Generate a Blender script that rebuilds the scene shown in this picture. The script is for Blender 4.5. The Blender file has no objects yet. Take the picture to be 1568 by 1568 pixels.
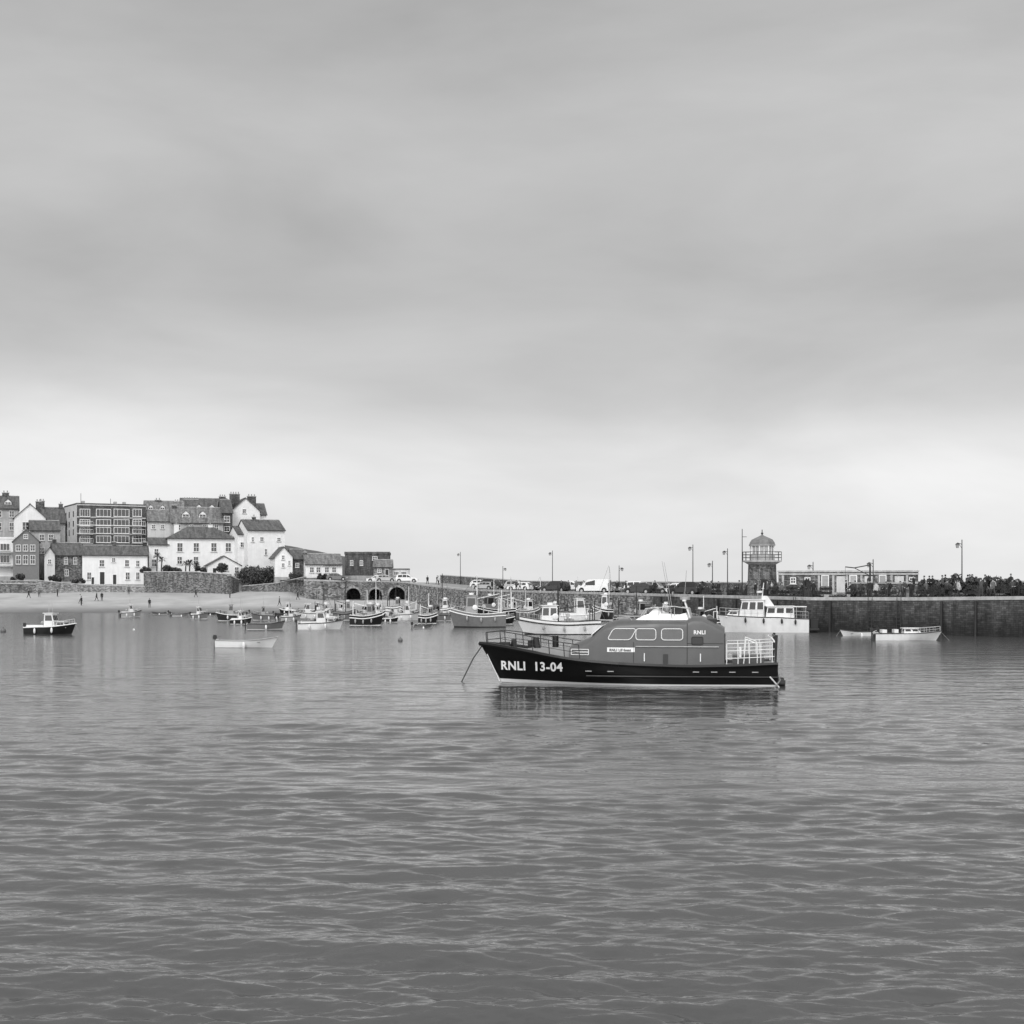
import bpy, bmesh, math, random
import numpy as np
from mathutils import Vector, Matrix
R = random.Random(7)
S = 2239.0; CX = 784.0; HY = 900.0; H = 4.4   # surveyed focal length, image centre, horizon, eye height

def sx(px, D): return (px-CX)/S*D
def sz(py, D): return H+(HY-py)/S*D
def dw(py): return H*S/(py-HY)          # distance of a waterline point

scene = bpy.context.scene
# ------------------------------------------------------------ materials
MATS = {}
def mat(name, val, rough=0.7, var=0.25, scale=3.0, bump=0.0, metal=0.0, spec=0.5, streak=0.0):
    if name in MATS: return MATS[name]
    m = bpy.data.materials.new(name); m.use_nodes = True
    nt = m.node_tree; b = nt.nodes['Principled BSDF']
    b.inputs['Roughness'].default_value = rough
    b.inputs['Metallic'].default_value = metal
    b.inputs['Specular IOR Level'].default_value = spec
    tc = nt.nodes.new('ShaderNodeTexCoord')
    n = nt.nodes.new('ShaderNodeTexNoise'); n.inputs['Scale'].default_value = scale
    n.inputs['Detail'].default_value = 6; n.inputs['Roughness'].default_value = 0.65
    nt.links.new(tc.outputs['Object'], n.inputs['Vector'])
    mr = nt.nodes.new('ShaderNodeMapRange')
    mr.inputs['From Min'].default_value = 0.3; mr.inputs['From Max'].default_value = 0.7
    mr.inputs['To Min'].default_value = val*(1-var); mr.inputs['To Max'].default_value = min(val*(1+var), 0.9)
    nt.links.new(n.outputs['Fac'], mr.inputs['Value'])
    out = mr.outputs['Result']
    if streak > 0:
        mp = nt.nodes.new('ShaderNodeMapping'); mp.inputs['Scale'].default_value = (2.2, 2.2, 0.25)
        nt.links.new(tc.outputs['Object'], mp.inputs['Vector'])
        n2 = nt.nodes.new('ShaderNodeTexNoise'); n2.inputs['Scale'].default_value = 1.0; n2.inputs['Detail'].default_value = 4
        nt.links.new(mp.outputs['Vector'], n2.inputs['Vector'])
        m2 = nt.nodes.new('ShaderNodeMapRange'); m2.inputs['From Min'].default_value = .35; m2.inputs['From Max'].default_value = .65
        m2.inputs['To Min'].default_value = 1-streak; m2.inputs['To Max'].default_value = 1.0
        nt.links.new(n2.outputs['Fac'], m2.inputs['Value'])
        mm = nt.nodes.new('ShaderNodeMath'); mm.operation = 'MULTIPLY'
        nt.links.new(out, mm.inputs[0]); nt.links.new(m2.outputs['Result'], mm.inputs[1]); out = mm.outputs[0]
    cb = nt.nodes.new('ShaderNodeCombineColor')
    for k in range(3): nt.links.new(out, cb.inputs[k])
    nt.links.new(cb.outputs[0], b.inputs['Base Color'])
    if bump > 0:
        bp = nt.nodes.new('ShaderNodeBump'); bp.inputs['Distance'].default_value = bump; bp.inputs['Strength'].default_value = 1
        nt.links.new(n.outputs['Fac'], bp.inputs['Height']); nt.links.new(bp.outputs['Normal'], b.inputs['Normal'])
    MATS[name] = m
    return m

def masonry(name, dark, light, scale, lowdark=False, mortar=0.5):
    if name in MATS: return MATS[name]
    m = bpy.data.materials.new(name); m.use_nodes = True
    nt = m.node_tree; N = nt.nodes.new; L = nt.links.new
    b = nt.nodes['Principled BSDF']; b.inputs['Roughness'].default_value = 0.85
    tc = N('ShaderNodeTexCoord')
    src = tc.outputs['UV']
    nn = N('ShaderNodeTexNoise'); nn.inputs['Scale'].default_value = 0.8; nn.inputs['Detail'].default_value = 4; L(src, nn.inputs['Vector'])
    add = N('ShaderNodeMixRGB'); add.blend_type = 'ADD'; add.inputs[0].default_value = 0.30
    L(src, add.inputs[1]); L(nn.outputs['Color'], add.inputs[2])
    br = N('ShaderNodeTexBrick'); L(add.outputs[0], br.inputs['Vector'])
    br.inputs['Scale'].default_value = scale
    br.inputs['Brick Width'].default_value = 0.9; br.inputs['Row Height'].default_value = 0.36
    br.inputs['Mortar Size'].default_value = 0.025; br.inputs['Bias'].default_value = -0.1
    br.inputs['Color1'].default_value = (dark,)*3+(1,); br.inputs['Color2'].default_value = (light,)*3+(1,)
    br.inputs['Mortar'].default_value = (dark*mortar,)*3+(1,)
    n2 = N('ShaderNodeTexNoise'); n2.inputs['Scale'].default_value = 0.35; n2.inputs['Detail'].default_value = 8; n2.inputs['Roughness'].default_value = .75
    mp = N('ShaderNodeMapping'); mp.inputs['Scale'].default_value = (4.0, 0.8, 1); L(src, mp.inputs['Vector']); L(mp.outputs[0], n2.inputs['Vector'])
    mr = N('ShaderNodeMapRange'); mr.inputs['From Min'].default_value = .34; mr.inputs['From Max'].default_value = .66
    mr.inputs['To Min'].default_value = 0.3; mr.inputs['To Max'].default_value = 1.6; L(n2.outputs['Fac'], mr.inputs['Value'])
    mul = N('ShaderNodeMixRGB'); mul.blend_type = 'MULTIPLY'; mul.inputs[0].default_value = 1
    L(br.outputs['Color'], mul.inputs[1]); L(mr.outputs[0], mul.inputs[2])
    out = mul.outputs[0]
    if lowdark:
        sp = N('ShaderNodeSeparateXYZ'); L(src, sp.inputs[0])
        wob = N('ShaderNodeTexNoise'); wob.inputs['Scale'].default_value = 0.9; wob.inputs['Detail'].default_value = 6; L(src, wob.inputs['Vector'])
        ad = N('ShaderNodeMath'); ad.operation = 'MULTIPLY_ADD'; L(wob.outputs['Fac'], ad.inputs[0]); ad.inputs[1].default_value = 2.2; L(sp.outputs[1], ad.inputs[2])
        m2 = N('ShaderNodeMapRange'); m2.inputs['From Min'].default_value = 1.7; m2.inputs['From Max'].default_value = 3.9
        m2.inputs['To Min'].default_value = 0.22; m2.inputs['To Max'].default_value = 1.0; L(ad.outputs[0], m2.inputs['Value'])
        mu2 = N('ShaderNodeMixRGB'); mu2.blend_type = 'MULTIPLY'; mu2.inputs[0].default_value = 1
        L(out, mu2.inputs[1]); L(m2.outputs[0], mu2.inputs[2]); out = mu2.outputs[0]
    L(out, b.inputs['Base Color'])
    bp = N('ShaderNodeBump'); bp.inputs['Distance'].default_value = 0.06; L(mul.outputs[0], bp.inputs['Height']); L(bp.outputs['Normal'], b.inputs['Normal'])
    MATS[name] = m
    return m

white_render = mat('white_render', .80, .8, .08, .6, streak=.08)
cream_render = mat('cream_render', .6, .8, .12, .6, streak=.15)
grey_render = mat('grey_render', .42, .85, .2, .8, streak=.2)
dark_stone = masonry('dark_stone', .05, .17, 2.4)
mid_stone = masonry('mid_stone', .07, .30, 2.6)
pale_stone = masonry('pale_stone', .16, .46, 2.2)
brick_dark = masonry('dark_brick', .07, .13, 2.5)
slate = masonry('roof_slate', .08, .14, 2.2, mortar=.6)
slate_pale = masonry('roof_slate_pale', .13, .24, 2.2, mortar=.6)
pier_wall_m = masonry('pier_masonry', .055, .12, 1.9, lowdark=True, mortar=.35)
pier_wall_l = masonry('pier_masonry_dry', .10, .42, 1.6, mortar=.3)
coping_m = mat('coping_stone', .42, .8, .3, 1.5)
deck_m = mat('pier_paving', .25, .85, .25, .8)
trim = mat('white_trim', .8, .5, .05)
glass = mat('window_glass', .012, .08, .3, .5, spec=.8)
black_p = mat('black_paint', .006, .35, .3)
dark_p = mat('dark_paint', .022, .5, .3)
iron = mat('painted_iron', .03, .5, .2)
steel = mat('galvanised_steel', .45, .4, .15, metal=.3)
whitep = mat('white_gelcoat', .8, .3, .06, 1.5, streak=.08)
greyp = mat('grey_gelcoat', .35, .4, .12)
midp = mat('mid_grey_gelcoat', .17, .4, .15)
wood = mat('varnished_wood', .16, .5, .3)
rubber = mat('rubber', .02, .8, .2)
rope_m = mat('rope', .25, .9, .2)
antif = mat('antifouling', .03, .6, .4)

# ------------------------------------------------------------ object builder
class Obj:
    def __init__(s, name): s.name = name; s.parts = {}
    def p(s, part, m):
        if part not in s.parts: s.parts[part] = dict(v=[], f=[], m=m, smooth=False)
        return s.parts[part]
    def add(s, part, m, vs, fs, smooth=False):
        d = s.p(part, m); o = len(d['v'])
        d['v'] += [tuple(v) for v in vs]; d['f'] += [tuple(i+o for i in f) for f in fs]
        if smooth: d['smooth'] = True
    def box(s, part, m, x0, x1, y0, y1, z0, z1, M=None):
        vs = [Vector(c) for c in ((x0,y0,z0),(x1,y0,z0),(x1,y1,z0),(x0,y1,z0),(x0,y0,z1),(x1,y0,z1),(x1,y1,z1),(x0,y1,z1))]
        if M is not None: vs = [M @ v for v in vs]
        s.add(part, m, vs, [(0,3,2,1),(4,5,6,7),(0,1,5,4),(1,2,6,5),(2,3,7,6),(3,0,4,7)])
    def cyl(s, part, m, a, b, r0, r1=None, n=8, cap=True):
        if r1 is None: r1 = r0
        a = Vector(a); b = Vector(b); d = (b-a)
        if d.length < 1e-6: return
        q = d.normalized(); up = Vector((0,0,1)) if abs(q.z) < .9 else Vector((1,0,0))
        u = q.cross(up).normalized(); w = q.cross(u)
        vs = []
        for k in range(n):
            t = 2*math.pi*k/n; e = u*math.cos(t)+w*math.sin(t)
            vs.append(a+e*r0); vs.append(b+e*r1)
        fs = [(2*k, 2*k+1, (2*k+3) % (2*n), (2*k+2) % (2*n)) for k in range(n)]
        if cap: fs += [tuple(2*k for k in range(n)), tuple(2*k+1 for k in range(n))[::-1]]
        s.add(part, m, vs, fs, True)
    def tube(s, part, m, pts, r, n=6):
        for i in range(len(pts)-1): s.cyl(part, m, pts[i], pts[i+1], r, r, n)
    def ell(s, part, m, c, r, nu=12, nv=8):
        vs = []; fs = []
        for j in range(nv+1):
            ph = -math.pi/2+math.pi*j/nv
            for i in range(nu):
                t = 2*math.pi*i/nu
                vs.append((c[0]+r[0]*math.cos(ph)*math.cos(t), c[1]+r[1]*math.cos(ph)*math.sin(t), c[2]+r[2]*math.sin(ph)))
        for j in range(nv):
            for i in range(nu):
                fs.append((j*nu+i, j*nu+(i+1)%nu, (j+1)*nu+(i+1)%nu, (j+1)*nu+i))
        s.add(part, m, vs, fs, True)
    def prism(s, part, m, poly, y0, y1):
        n = len(poly)
        vs = [(a, y0, c) for a, c in poly]+[(a, y1, c) for a, c in poly]
        fs = [tuple(range(n)), tuple(range(2*n-1, n-1, -1))]+[(i, (i+1)%n, n+(i+1)%n, n+i) for i in range(n)]
        s.add(part, m, vs, fs)
    def meshes(s):
        out = []
        for k, d in s.parts.items():
            me = bpy.data.meshes.new(s.name+'_'+k)
            me.from_pydata(d['v'], [], d['f']); me.update()
            bm = bmesh.new(); bm.from_mesh(me); bmesh.ops.recalc_face_normals(bm, faces=bm.faces)
            uv = bm.loops.layers.uv.new('UVMap')
            for f in bm.faces:
                n = f.normal
                for l in f.loops:
                    c = l.vert.co
                    if abs(n.z) > .75: l[uv].uv = (c.x, c.y)
                    else:
                        h = Vector((-n.y, n.x, 0)); h = h.normalized() if h.length > 1e-4 else Vector((1,0,0))
                        l[uv].uv = (c.dot(h), c.z)
            bm.to_mesh(me); bm.free()
            me.materials.append(d['m'])
            if d['smooth']:
                me.shade_smooth(); me.set_sharp_from_angle(angle=math.radians(38))
            out.append((k, me))
        return out
    def finish(s, loc=(0,0,0), rot=0, scale=1.0, tilt=(0,0)):
        return place(s.name, s.meshes(), loc, rot, scale, tilt)
def place(name, ms, loc, rot=0, scale=1.0, tilt=(0,0)):
    if len(ms) == 1:
        o = bpy.data.objects.new(name, ms[0][1])
    else:
        o = bpy.data.objects.new(name, None); o.empty_display_size = .2
    scene.collection.objects.link(o)
    o.location = loc; o.rotation_euler = (tilt[0], tilt[1], rot)
    o.scale = (scale,)*3
    if len(ms) > 1:
        for k, me in ms:
            c = bpy.data.objects.new(k, me); scene.collection.objects.link(c); c.parent = o
    return o

def interp(x, xs, ys):
    if x <= xs[0]: return ys[0]
    for i in range(len(xs)-1):
        if x <= xs[i+1]:
            t = (x-xs[i])/(xs[i+1]-xs[i]); return ys[i]+(ys[i+1]-ys[i])*t
    return ys[-1]
def sstep(a, b, x):
    t = max(0, min(1, (x-a)/(b-a))); return t*t*(3-2*t)

# ------------------------------------------------------------ camera
cam = bpy.data.objects.new('camera', bpy.data.cameras.new('camera')); scene.collection.objects.link(cam)
cam.location = (0, 0, H); cam.rotation_euler = (math.radians(90), 0, 0)
cam.data.sensor_width = 56; cam.data.lens = 56*S/1568; cam.data.shift_y = (HY-784)/1568
cam.data.clip_end = 20000; cam.data.clip_start = .5
scene.camera = cam
scene.view_settings.view_transform = 'Standard'; scene.view_settings.look = 'None'; scene.view_settings.exposure = 0

# ------------------------------------------------------------ sky
SUN_EL = math.radians(42); SUN_AZ = math.radians(200)   # behind the camera, a little left
w = bpy.data.worlds.new('World'); scene.world = w; w.use_nodes = True
nt = w.node_tree; nt.nodes.clear(); N = nt.nodes.new; L = nt.links.new
def math_n(op, a, b=None, c=None):
    n = N('ShaderNodeMath'); n.operation = op
    for k, v in enumerate((a, b, c)):
        if v is None: continue
        if isinstance(v, (int, float)): n.inputs[k].default_value = v
        else: L(v, n.inputs[k])
    return n.outputs[0]
tc = N('ShaderNodeTexCoord'); sp = N('ShaderNodeSeparateXYZ'); L(tc.outputs['Generated'], sp.inputs[0])
mp = N('ShaderNodeMapping'); mp.inputs['Scale'].default_value = (2.2, 1.2, 9.0); mp.inputs['Location'].default_value = (3.1, 0.4, 1.7)
mp.inputs['Rotation'].default_value = (0, math.radians(-3), 0)
L(tc.outputs['Generated'], mp.inputs[0])
n1 = N('ShaderNodeTexNoise'); n1.inputs['Scale'].default_value = 1.1; n1.inputs['Detail'].default_value = 4; n1.inputs['Roughness'].default_value = .45; n1.inputs['Distortion'].default_value = .4
L(mp.outputs[0], n1.inputs['Vector'])
# cloud base lowers a little to the right: shift elevation with bearing and noise
el = math_n('MULTIPLY_ADD', math_n('SUBTRACT', n1.outputs['Fac'], .30), .06, sp.outputs[2])
el = math_n('MULTIPLY_ADD', sp.outputs[0], .02, el)
ramp = N('ShaderNodeValToRGB'); ramp.color_ramp.interpolation = 'B_SPLINE'
pts = [(0,.76),(.06,.82),(.09,.82),(.115,.73),(.14,.62),(.17,.53),(.20,.47),(.235,.46),(.27,.50),(.31,.53),(.35,.50),(.40,.455),(.5,.52),(.7,.75),(1,1.0)]
cr = ramp.color_ramp
while len(cr.elements) > 1: cr.elements.remove(cr.elements[-1])
cr.elements[0].position = 0; cr.elements[0].color = (pts[0][1],)*3+(1,)
for p_, v in pts[1:]:
    e = cr.elements.new(p_); e.color = (v,)*3+(1,)
L(el, ramp.inputs[0])
mp2 = N('ShaderNodeMapping'); mp2.inputs['Scale'].default_value = (2.3, 1.8, 7.5); L(tc.outputs['Generated'], mp2.inputs[0])
n2 = N('ShaderNodeTexNoise'); n2.inputs['Scale'].default_value = 1.3; n2.inputs['Detail'].default_value = 6; n2.inputs['Roughness'].default_value = .52; n2.inputs['Distortion'].default_value = .3; L(mp2.outputs[0], n2.inputs['Vector'])
mod = math_n('MULTIPLY_ADD', n2.outputs['Fac'], .75, .625)
bw = N('ShaderNodeRGBToBW'); L(ramp.outputs[0], bw.inputs[0])
lum = math_n('MULTIPLY', bw.outputs[0], mod)
back = N('ShaderNodeMapRange'); back.interpolation_type = 'SMOOTHSTEP'  # brighter sky lobe added behind the camera to light the facades
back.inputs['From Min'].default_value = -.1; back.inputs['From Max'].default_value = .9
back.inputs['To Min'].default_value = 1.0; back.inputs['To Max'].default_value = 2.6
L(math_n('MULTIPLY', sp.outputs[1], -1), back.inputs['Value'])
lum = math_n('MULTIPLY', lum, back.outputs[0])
sky = N('ShaderNodeTexSky'); sky.sky_type = 'NISHITA'; sky.sun_disc = False; sky.sun_elevation = SUN_EL; sky.sun_rotation = SUN_AZ
bw2 = N('ShaderNodeRGBToBW'); L(sky.outputs[0], bw2.inputs[0])
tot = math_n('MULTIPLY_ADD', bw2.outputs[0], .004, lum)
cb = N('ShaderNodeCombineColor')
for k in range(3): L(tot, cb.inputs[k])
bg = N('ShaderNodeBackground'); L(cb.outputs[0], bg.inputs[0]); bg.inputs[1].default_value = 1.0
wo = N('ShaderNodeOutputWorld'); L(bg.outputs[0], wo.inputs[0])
sl = bpy.data.lights.new('sun', 'SUN'); sl.energy = 1.3; sl.angle = math.radians(20)
so = bpy.data.objects.new('sun', sl); scene.collection.objects.link(so)
sd = Vector((math.sin(SUN_AZ)*math.cos(SUN_EL), math.cos(SUN_AZ)*math.cos(SUN_EL), math.sin(SUN_EL)))
so.rotation_euler = sd.to_track_quat('Z', 'Y').to_euler()

# ------------------------------------------------------------ water
wm = bpy.data.materials.new('harbour_water'); wm.use_nodes = True
nt = wm.node_tree; N = nt.nodes.new; L = nt.links.new
b = nt.nodes['Principled BSDF']; b.inputs['Base Color'].default_value = (.055,.055,.055,1)
b.inputs['Roughness'].default_value = .08; b.inputs['IOR'].default_value = 1.5
tc = N('ShaderNodeTexCoord')
def wnoise(scx, scy, detail, rough, rot, dist=0.0):
    mp = N('ShaderNodeMapping'); mp.inputs['Scale'].default_value = (scx, scy, 1); mp.inputs['Rotation'].default_value = (0,0,math.radians(rot))
    L(tc.outputs['Object'], mp.inputs[0])
    n = N('ShaderNodeTexNoise'); n.inputs['Scale'].default_value = 1; n.inputs['Detail'].default_value = detail; n.inputs['Roughness'].default_value = rough
    n.inputs['Distortion'].default_value = dist
    L(mp.outputs[0], n.inputs['Vector']); return n.outputs['Fac']
a1 = wnoise(.6, 1.3, 2, .5, 6, .3)       # long ripples
a2 = wnoise(2.0, 3.8, 3, .55, -5, .5)    # wavelets
a3 = wnoise(6, 12, 2, .5, 4)             # fine
patch = wnoise(.03, .09, 3, .5, 3)
pm = N('ShaderNodeMapRange'); pm.inputs['From Min'].default_value = .38; pm.inputs['From Max'].default_value = .62; pm.inputs['To Min'].default_value = .6; pm.inputs['To Max'].default_value = 1.25; L(patch, pm.inputs['Value'])
h1 = math_n('MULTIPLY', a1, .06)
h2 = math_n('MULTIPLY', a2, .017)
h3 = math_n('MULTIPLY', a3, .002)
h0 = math_n('MULTIPLY', wnoise(.22, .55, 1, .4, 9, .2), .11)   # low swell
rg = math_n('MULTIPLY', math_n('MAXIMUM', math_n('SUBTRACT', wnoise(1.3, 4.5, 2, .5, 2, .8), .60), 0.0), .16)   # isolated steep wavelets
wsp = N('ShaderNodeSeparateXYZ'); L(tc.outputs['Object'], wsp.inputs[0])
lee = N('ShaderNodeMapRange'); lee.interpolation_type = 'SMOOTHSTEP'; lee.inputs['From Min'].default_value = 15; lee.inputs['From Max'].default_value = 110
lee.inputs['To Min'].default_value = 1.2; lee.inputs['To Max'].default_value = .46; L(wsp.outputs[1], lee.inputs['Value'])   # calmer in the lee of the pier
far = N('ShaderNodeMapRange'); far.interpolation_type = 'SMOOTHSTEP'; far.inputs['From Min'].default_value = 25; far.inputs['From Max'].default_value = 75; L(wsp.outputs[1], far.inputs['Value'])
h = math_n('ADD', math_n('MULTIPLY', math_n('ADD', h1, h0), far.outputs[0]), math_n('MULTIPLY', math_n('ADD', math_n('ADD', h2, h3), math_n('MULTIPLY', rg, far.outputs[0])), pm.outputs[0]))
h = math_n('MULTIPLY', h, lee.outputs[0])
bp = N('ShaderNodeBump'); bp.inputs['Strength'].default_value = 1; bp.inputs['Distance'].default_value = 1
L(h, bp.inputs['Height']); L(bp.outputs['Normal'], b.inputs['Normal'])
rgh = N('ShaderNodeMapRange'); rgh.inputs['From Min'].default_value = 40; rgh.inputs['From Max'].default_value = 160; rgh.inputs['To Min'].default_value = .06; rgh.inputs['To Max'].default_value = .2; L(wsp.outputs[1], rgh.inputs['Value']); L(rgh.outputs[0], b.inputs['Roughness'])
# near water is modelled as real waves (a sum of wind-ripple trains), flat sea beyond
rs = np.random.RandomState(5)
NR, NC = 760, 620; Y0, Y1 = 12.0, 110.0
inv = np.linspace(1/Y0, 1/Y1, NR); Yr = 1/inv
Yg = np.repeat(Yr[:,None], NC, 1); Xg = np.linspace(-1,1,NC)[None,:]*(Yg*.37+3)
dY = np.gradient(Yr)[:,None]
Z = np.zeros_like(Yg)
env = np.ones_like(Yg)
for k in range(7):
    lam = rs.uniform(7,26); th = rs.normal(0,.5); env += .22*np.sin(2*np.pi*(Xg*np.sin(th)*.5+Yg*np.cos(th))/lam+rs.uniform(0,6.28))
env = np.clip(env, .25, 2.0)
for k in range(110):
    lam = np.exp(rs.uniform(np.log(.16), np.log(3.2))); th = rs.normal(.12, .38)
    sl_w = .0135*(1.0 if lam < 1.3 else .6)
    amp = sl_w*lam/(2*np.pi)*1.414
    wgt = np.clip((lam/dY-2.2)/3.0, 0, 1)
    ph = 2*np.pi*(Xg*np.sin(th)+Yg*np.cos(th))/lam+rs.uniform(0,6.28)
    ph = ph+.6*np.sin(2*np.pi*(Xg*.9+Yg*.3)/(lam*7)+k)
    Z += amp*wgt*(env if lam < 1.6 else 1.0)*(np.sin(ph)+.22*np.cos(2*ph))
u = np.linspace(-1,1,NC)[None,:]
edge = np.clip((1-np.abs(u))/.04,0,1)*np.clip((Yg-Y0)/.8,0,1)*np.clip((Y1-Yg)/30,0,1)
Z *= edge*np.interp(Yg,[12,22,35,60,110],[1.3,1.2,1.0,.75,.5])
co = np.stack([Xg,Yg,Z],-1).reshape(-1,3)
nv = len(co); q = np.arange(nv).reshape(NR,NC)
fq = np.stack([q[:-1,:-1],q[:-1,1:],q[1:,1:],q[1:,:-1]],-1).reshape(-1,4)
c0, c1, c2, c3 = q[0,0], q[0,-1], q[-1,-1], q[-1,0]
me = bpy.data.meshes.new('water'); s_ = 9000.0
ext = np.array([(-s_,-200,0),(s_,-200,0),(s_,s_,0),(-s_,s_,0)])
co = np.vstack([co, ext]); E0 = nv
outer = [(E0,E0+1,c1,c0),(E0+1,E0+2,c2,c1),(E0+2,E0+3,c3,c2),(E0+3,E0,c0,c3)]   # open sea around the modelled patch
allf = np.vstack([fq, np.array(outer)])
me.vertices.add(len(co)); me.vertices.foreach_set('co', co.astype(np.float32).ravel())
me.loops.add(allf.size); me.loops.foreach_set('vertex_index', allf.astype(np.int32).ravel())
me.polygons.add(len(allf)); me.polygons.foreach_set('loop_start', np.arange(0,allf.size,4,dtype=np.int32)); me.polygons.foreach_set('loop_total', np.full(len(allf),4,dtype=np.int32))
me.update(calc_edges=True); me.validate(); me.shade_smooth()
me.materials.append(wm)
scene.collection.objects.link(bpy.data.objects.new('water', me))

# ------------------------------------------------------------ terrain: seabed, beach, town hill
def terr(X, Y):
    ys = 256+3*math.sin(X*.07)
    s = Y-ys; lo = sstep(-44,-35,X)
    if s < 0: z = max(s*.05, -4)
    elif s < 34: z = s*(.105-.048*lo)
    elif s < 42: z = 3.57+(s-34)*.03-1.6*lo
    else: z = 3.8+min((s-42)*.20, 13)*(1-sstep(-66,-46,X))
    z += .06*math.sin(X*.5)*math.sin(Y*.4)
    k = max(sstep(-20, -6, X), sstep(-46,-38,X)*sstep(315,325,Y))
    z = z*(1-k)+(-5)*k
    return z
sand = mat('beach_sand', .36, .9, .22, .15, bump=.05)
vs = []; fs = []
xs = [-400+8*i for i in range(28)]+[-176+2.5*i for i in range(72)]
ys_ = [150+10*i for i in range(8)]+[230+2*i for i in range(50)]+[330+12*i for i in range(25)]
for Y in ys_:
    for X in xs: vs.append((X, Y, terr(X, Y)))
nx = len(xs)
fs = [(j*nx+i, j*nx+i+1, (j+1)*nx+i+1, (j+1)*nx+i) for j in range(len(ys_)-1) for i in range(nx-1)]
me = bpy.data.meshes.new('beach_ground'); me.from_pydata(vs, [], fs); me.materials.append(sand); me.shade_smooth()
nt = sand.node_tree; N = nt.nodes.new; L = nt.links.new
g = N('ShaderNodeNewGeometry'); sp = N('ShaderNodeSeparateXYZ'); L(g.outputs['Position'], sp.inputs[0])
rp = N('ShaderNodeValToRGB'); rp.color_ramp.elements[0].position = 0; rp.color_ramp.elements[0].color = (.3,.3,.3,1)
rp.color_ramp.elements[1].position = .12; rp.color_ramp.elements[1].color = (1,1,1,1)
e = rp.color_ramp.elements.new(.40); e.color = (1,1,1,1)
e = rp.color_ramp.elements.new(.48); e.color = (.25,.25,.25,1)
L(math_n('DIVIDE', sp.outputs[2], 10), rp.inputs[0])
bs = nt.nodes['Principled BSDF']; old = bs.inputs['Base Color'].links[0].from_socket
mx = N('ShaderNodeMixRGB'); mx.blend_type = 'MULTIPLY'; mx.inputs[0].default_value = 1; L(old, mx.inputs[1]); L(rp.outputs[0], mx.inputs[2]); L(mx.outputs[0], bs.inputs['Base Color'])
scene.collection.objects.link(bpy.data.objects.new('beach_ground', me))

# ------------------------------------------------------------ pier
PF = [(465,283,5.9),(530,288,5.7),(625,288,5.4),(662,275,4.7),(720,255,4.0),(1000,185,3.5),(1235,147,3.3),(1400,138,3.35),(1568,130,3.5),(1900,114,3.5),(2600,92,3.5)]
F = [Vector((sx(a,d), d, z)) for a,d,z in PF]
def offs(F, wdt):
    out = []
    for i in range(len(F)):
        d1 = (F[min(i+1,len(F)-1)]-F[max(i-1,0)]); d1.z = 0; d1.normalize()
        out.append(F[i]+Vector((-d1.y, d1.x, 0))*wdt)
    return out
WID = 11.0
Bk = offs(F, WID)
pier = Obj('stone_pier')
for i in range(len(F)-1):
    pier.add('deck', deck_m, [F[i], F[i+1], Bk[i+1], Bk[i]], [(0,1,2,3)])
def wallseg(part, m, a, b, zb):
    d = (b-a); d.z = 0; n = Vector((d.y, -d.x, 0)).normalized()
    a2 = a+n*.25; b2 = b+n*.25
    pier.add(part, m, [(a2.x,a2.y,zb),(b2.x,b2.y,zb),b,a], [(0,1,2,3)])
wallseg('wall_upper', pier_wall_l, F[0], F[1], -1)
for i in range(2, len(F)-1):
    wallseg('wall_upper' if i < 5 else 'wall', pier_wall_l if i < 5 else pier_wall_m, F[i], F[i+1], -3)
for i in range(len(F)-1):
    pier.add('back_wall', pier_wall_m, [(Bk[i].x,Bk[i].y,-3),(Bk[i+1].x,Bk[i+1].y,-3),Bk[i+1],Bk[i]], [(0,1,2,3)])
In = offs(F, .55); Ou = offs(F, -.06)
for i in range(len(F)-1):
    up = Vector((0,0,.16)); dn = Vector((0,0,-.16))
    q = [Ou[i]+dn, Ou[i+1]+dn, Ou[i+1]+up, Ou[i]+up, In[i]+up, In[i+1]+up, In[i]+dn*0, In[i+1]+dn*0]
    pier.add('coping', coping_m, q, [(0,1,2,3),(3,2,5,4),(4,5,7,6)])
P0 = offs(F, WID-1.0); W0 = offs(F, 7.0)
for i in range(2, len(F)-1):
    hgt = 1.5
    a, b2, c, d = P0[i], P0[i+1], Bk[i+1], Bk[i]
    u = Vector((0,0,hgt))
    pier.add('parapet', mid_stone, [a,b2,b2+u,a+u,d+u,c+u,d,c], [(0,1,2,3),(3,2,5,4),(4,5,7,6)])
    u2 = Vector((0,0,hgt+.15)); e1 = (a-d).normalized()*.08
    pier.add('parapet_cap', coping_m, [a+e1+u,b2+e1+u,b2+e1+u2,a+e1+u2,d+u2,c+u2], [(0,1,2,3),(3,2,5,4)])
    if i >= 6:
        k = Vector((0,0,.55)); a, b2, c, d = W0[i], W0[i+1], P0[i+1]+(P0[i+1]-W0[i+1])*-.002, P0[i]
        pier.add('raised_walkway', deck_m, [a,b2,b2+k,a+k,c+k,d+k], [(0,1,2,3),(3,2,4,5)])
A, Bv = F[1], F[2]; Lw = (Bv-A).length
def ax(px): return (sx(px, 288)-A.x)/(Bv.x-A.x)*Lw
arches = [(ax(541), ax(552)-ax(530)), (ax(575), ax(585)-ax(565)), (ax(608), ax(620)-ax(595))]
zs = sz(911.5, 288)
def AP(x, z, dy=0): 
    t = x/Lw; p_ = A.lerp(Bv, t); return (p_.x, p_.y-.12+dy, z)
def topz(x): return A.z+(Bv.z-A.z)*x/Lw
cur = 0
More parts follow.
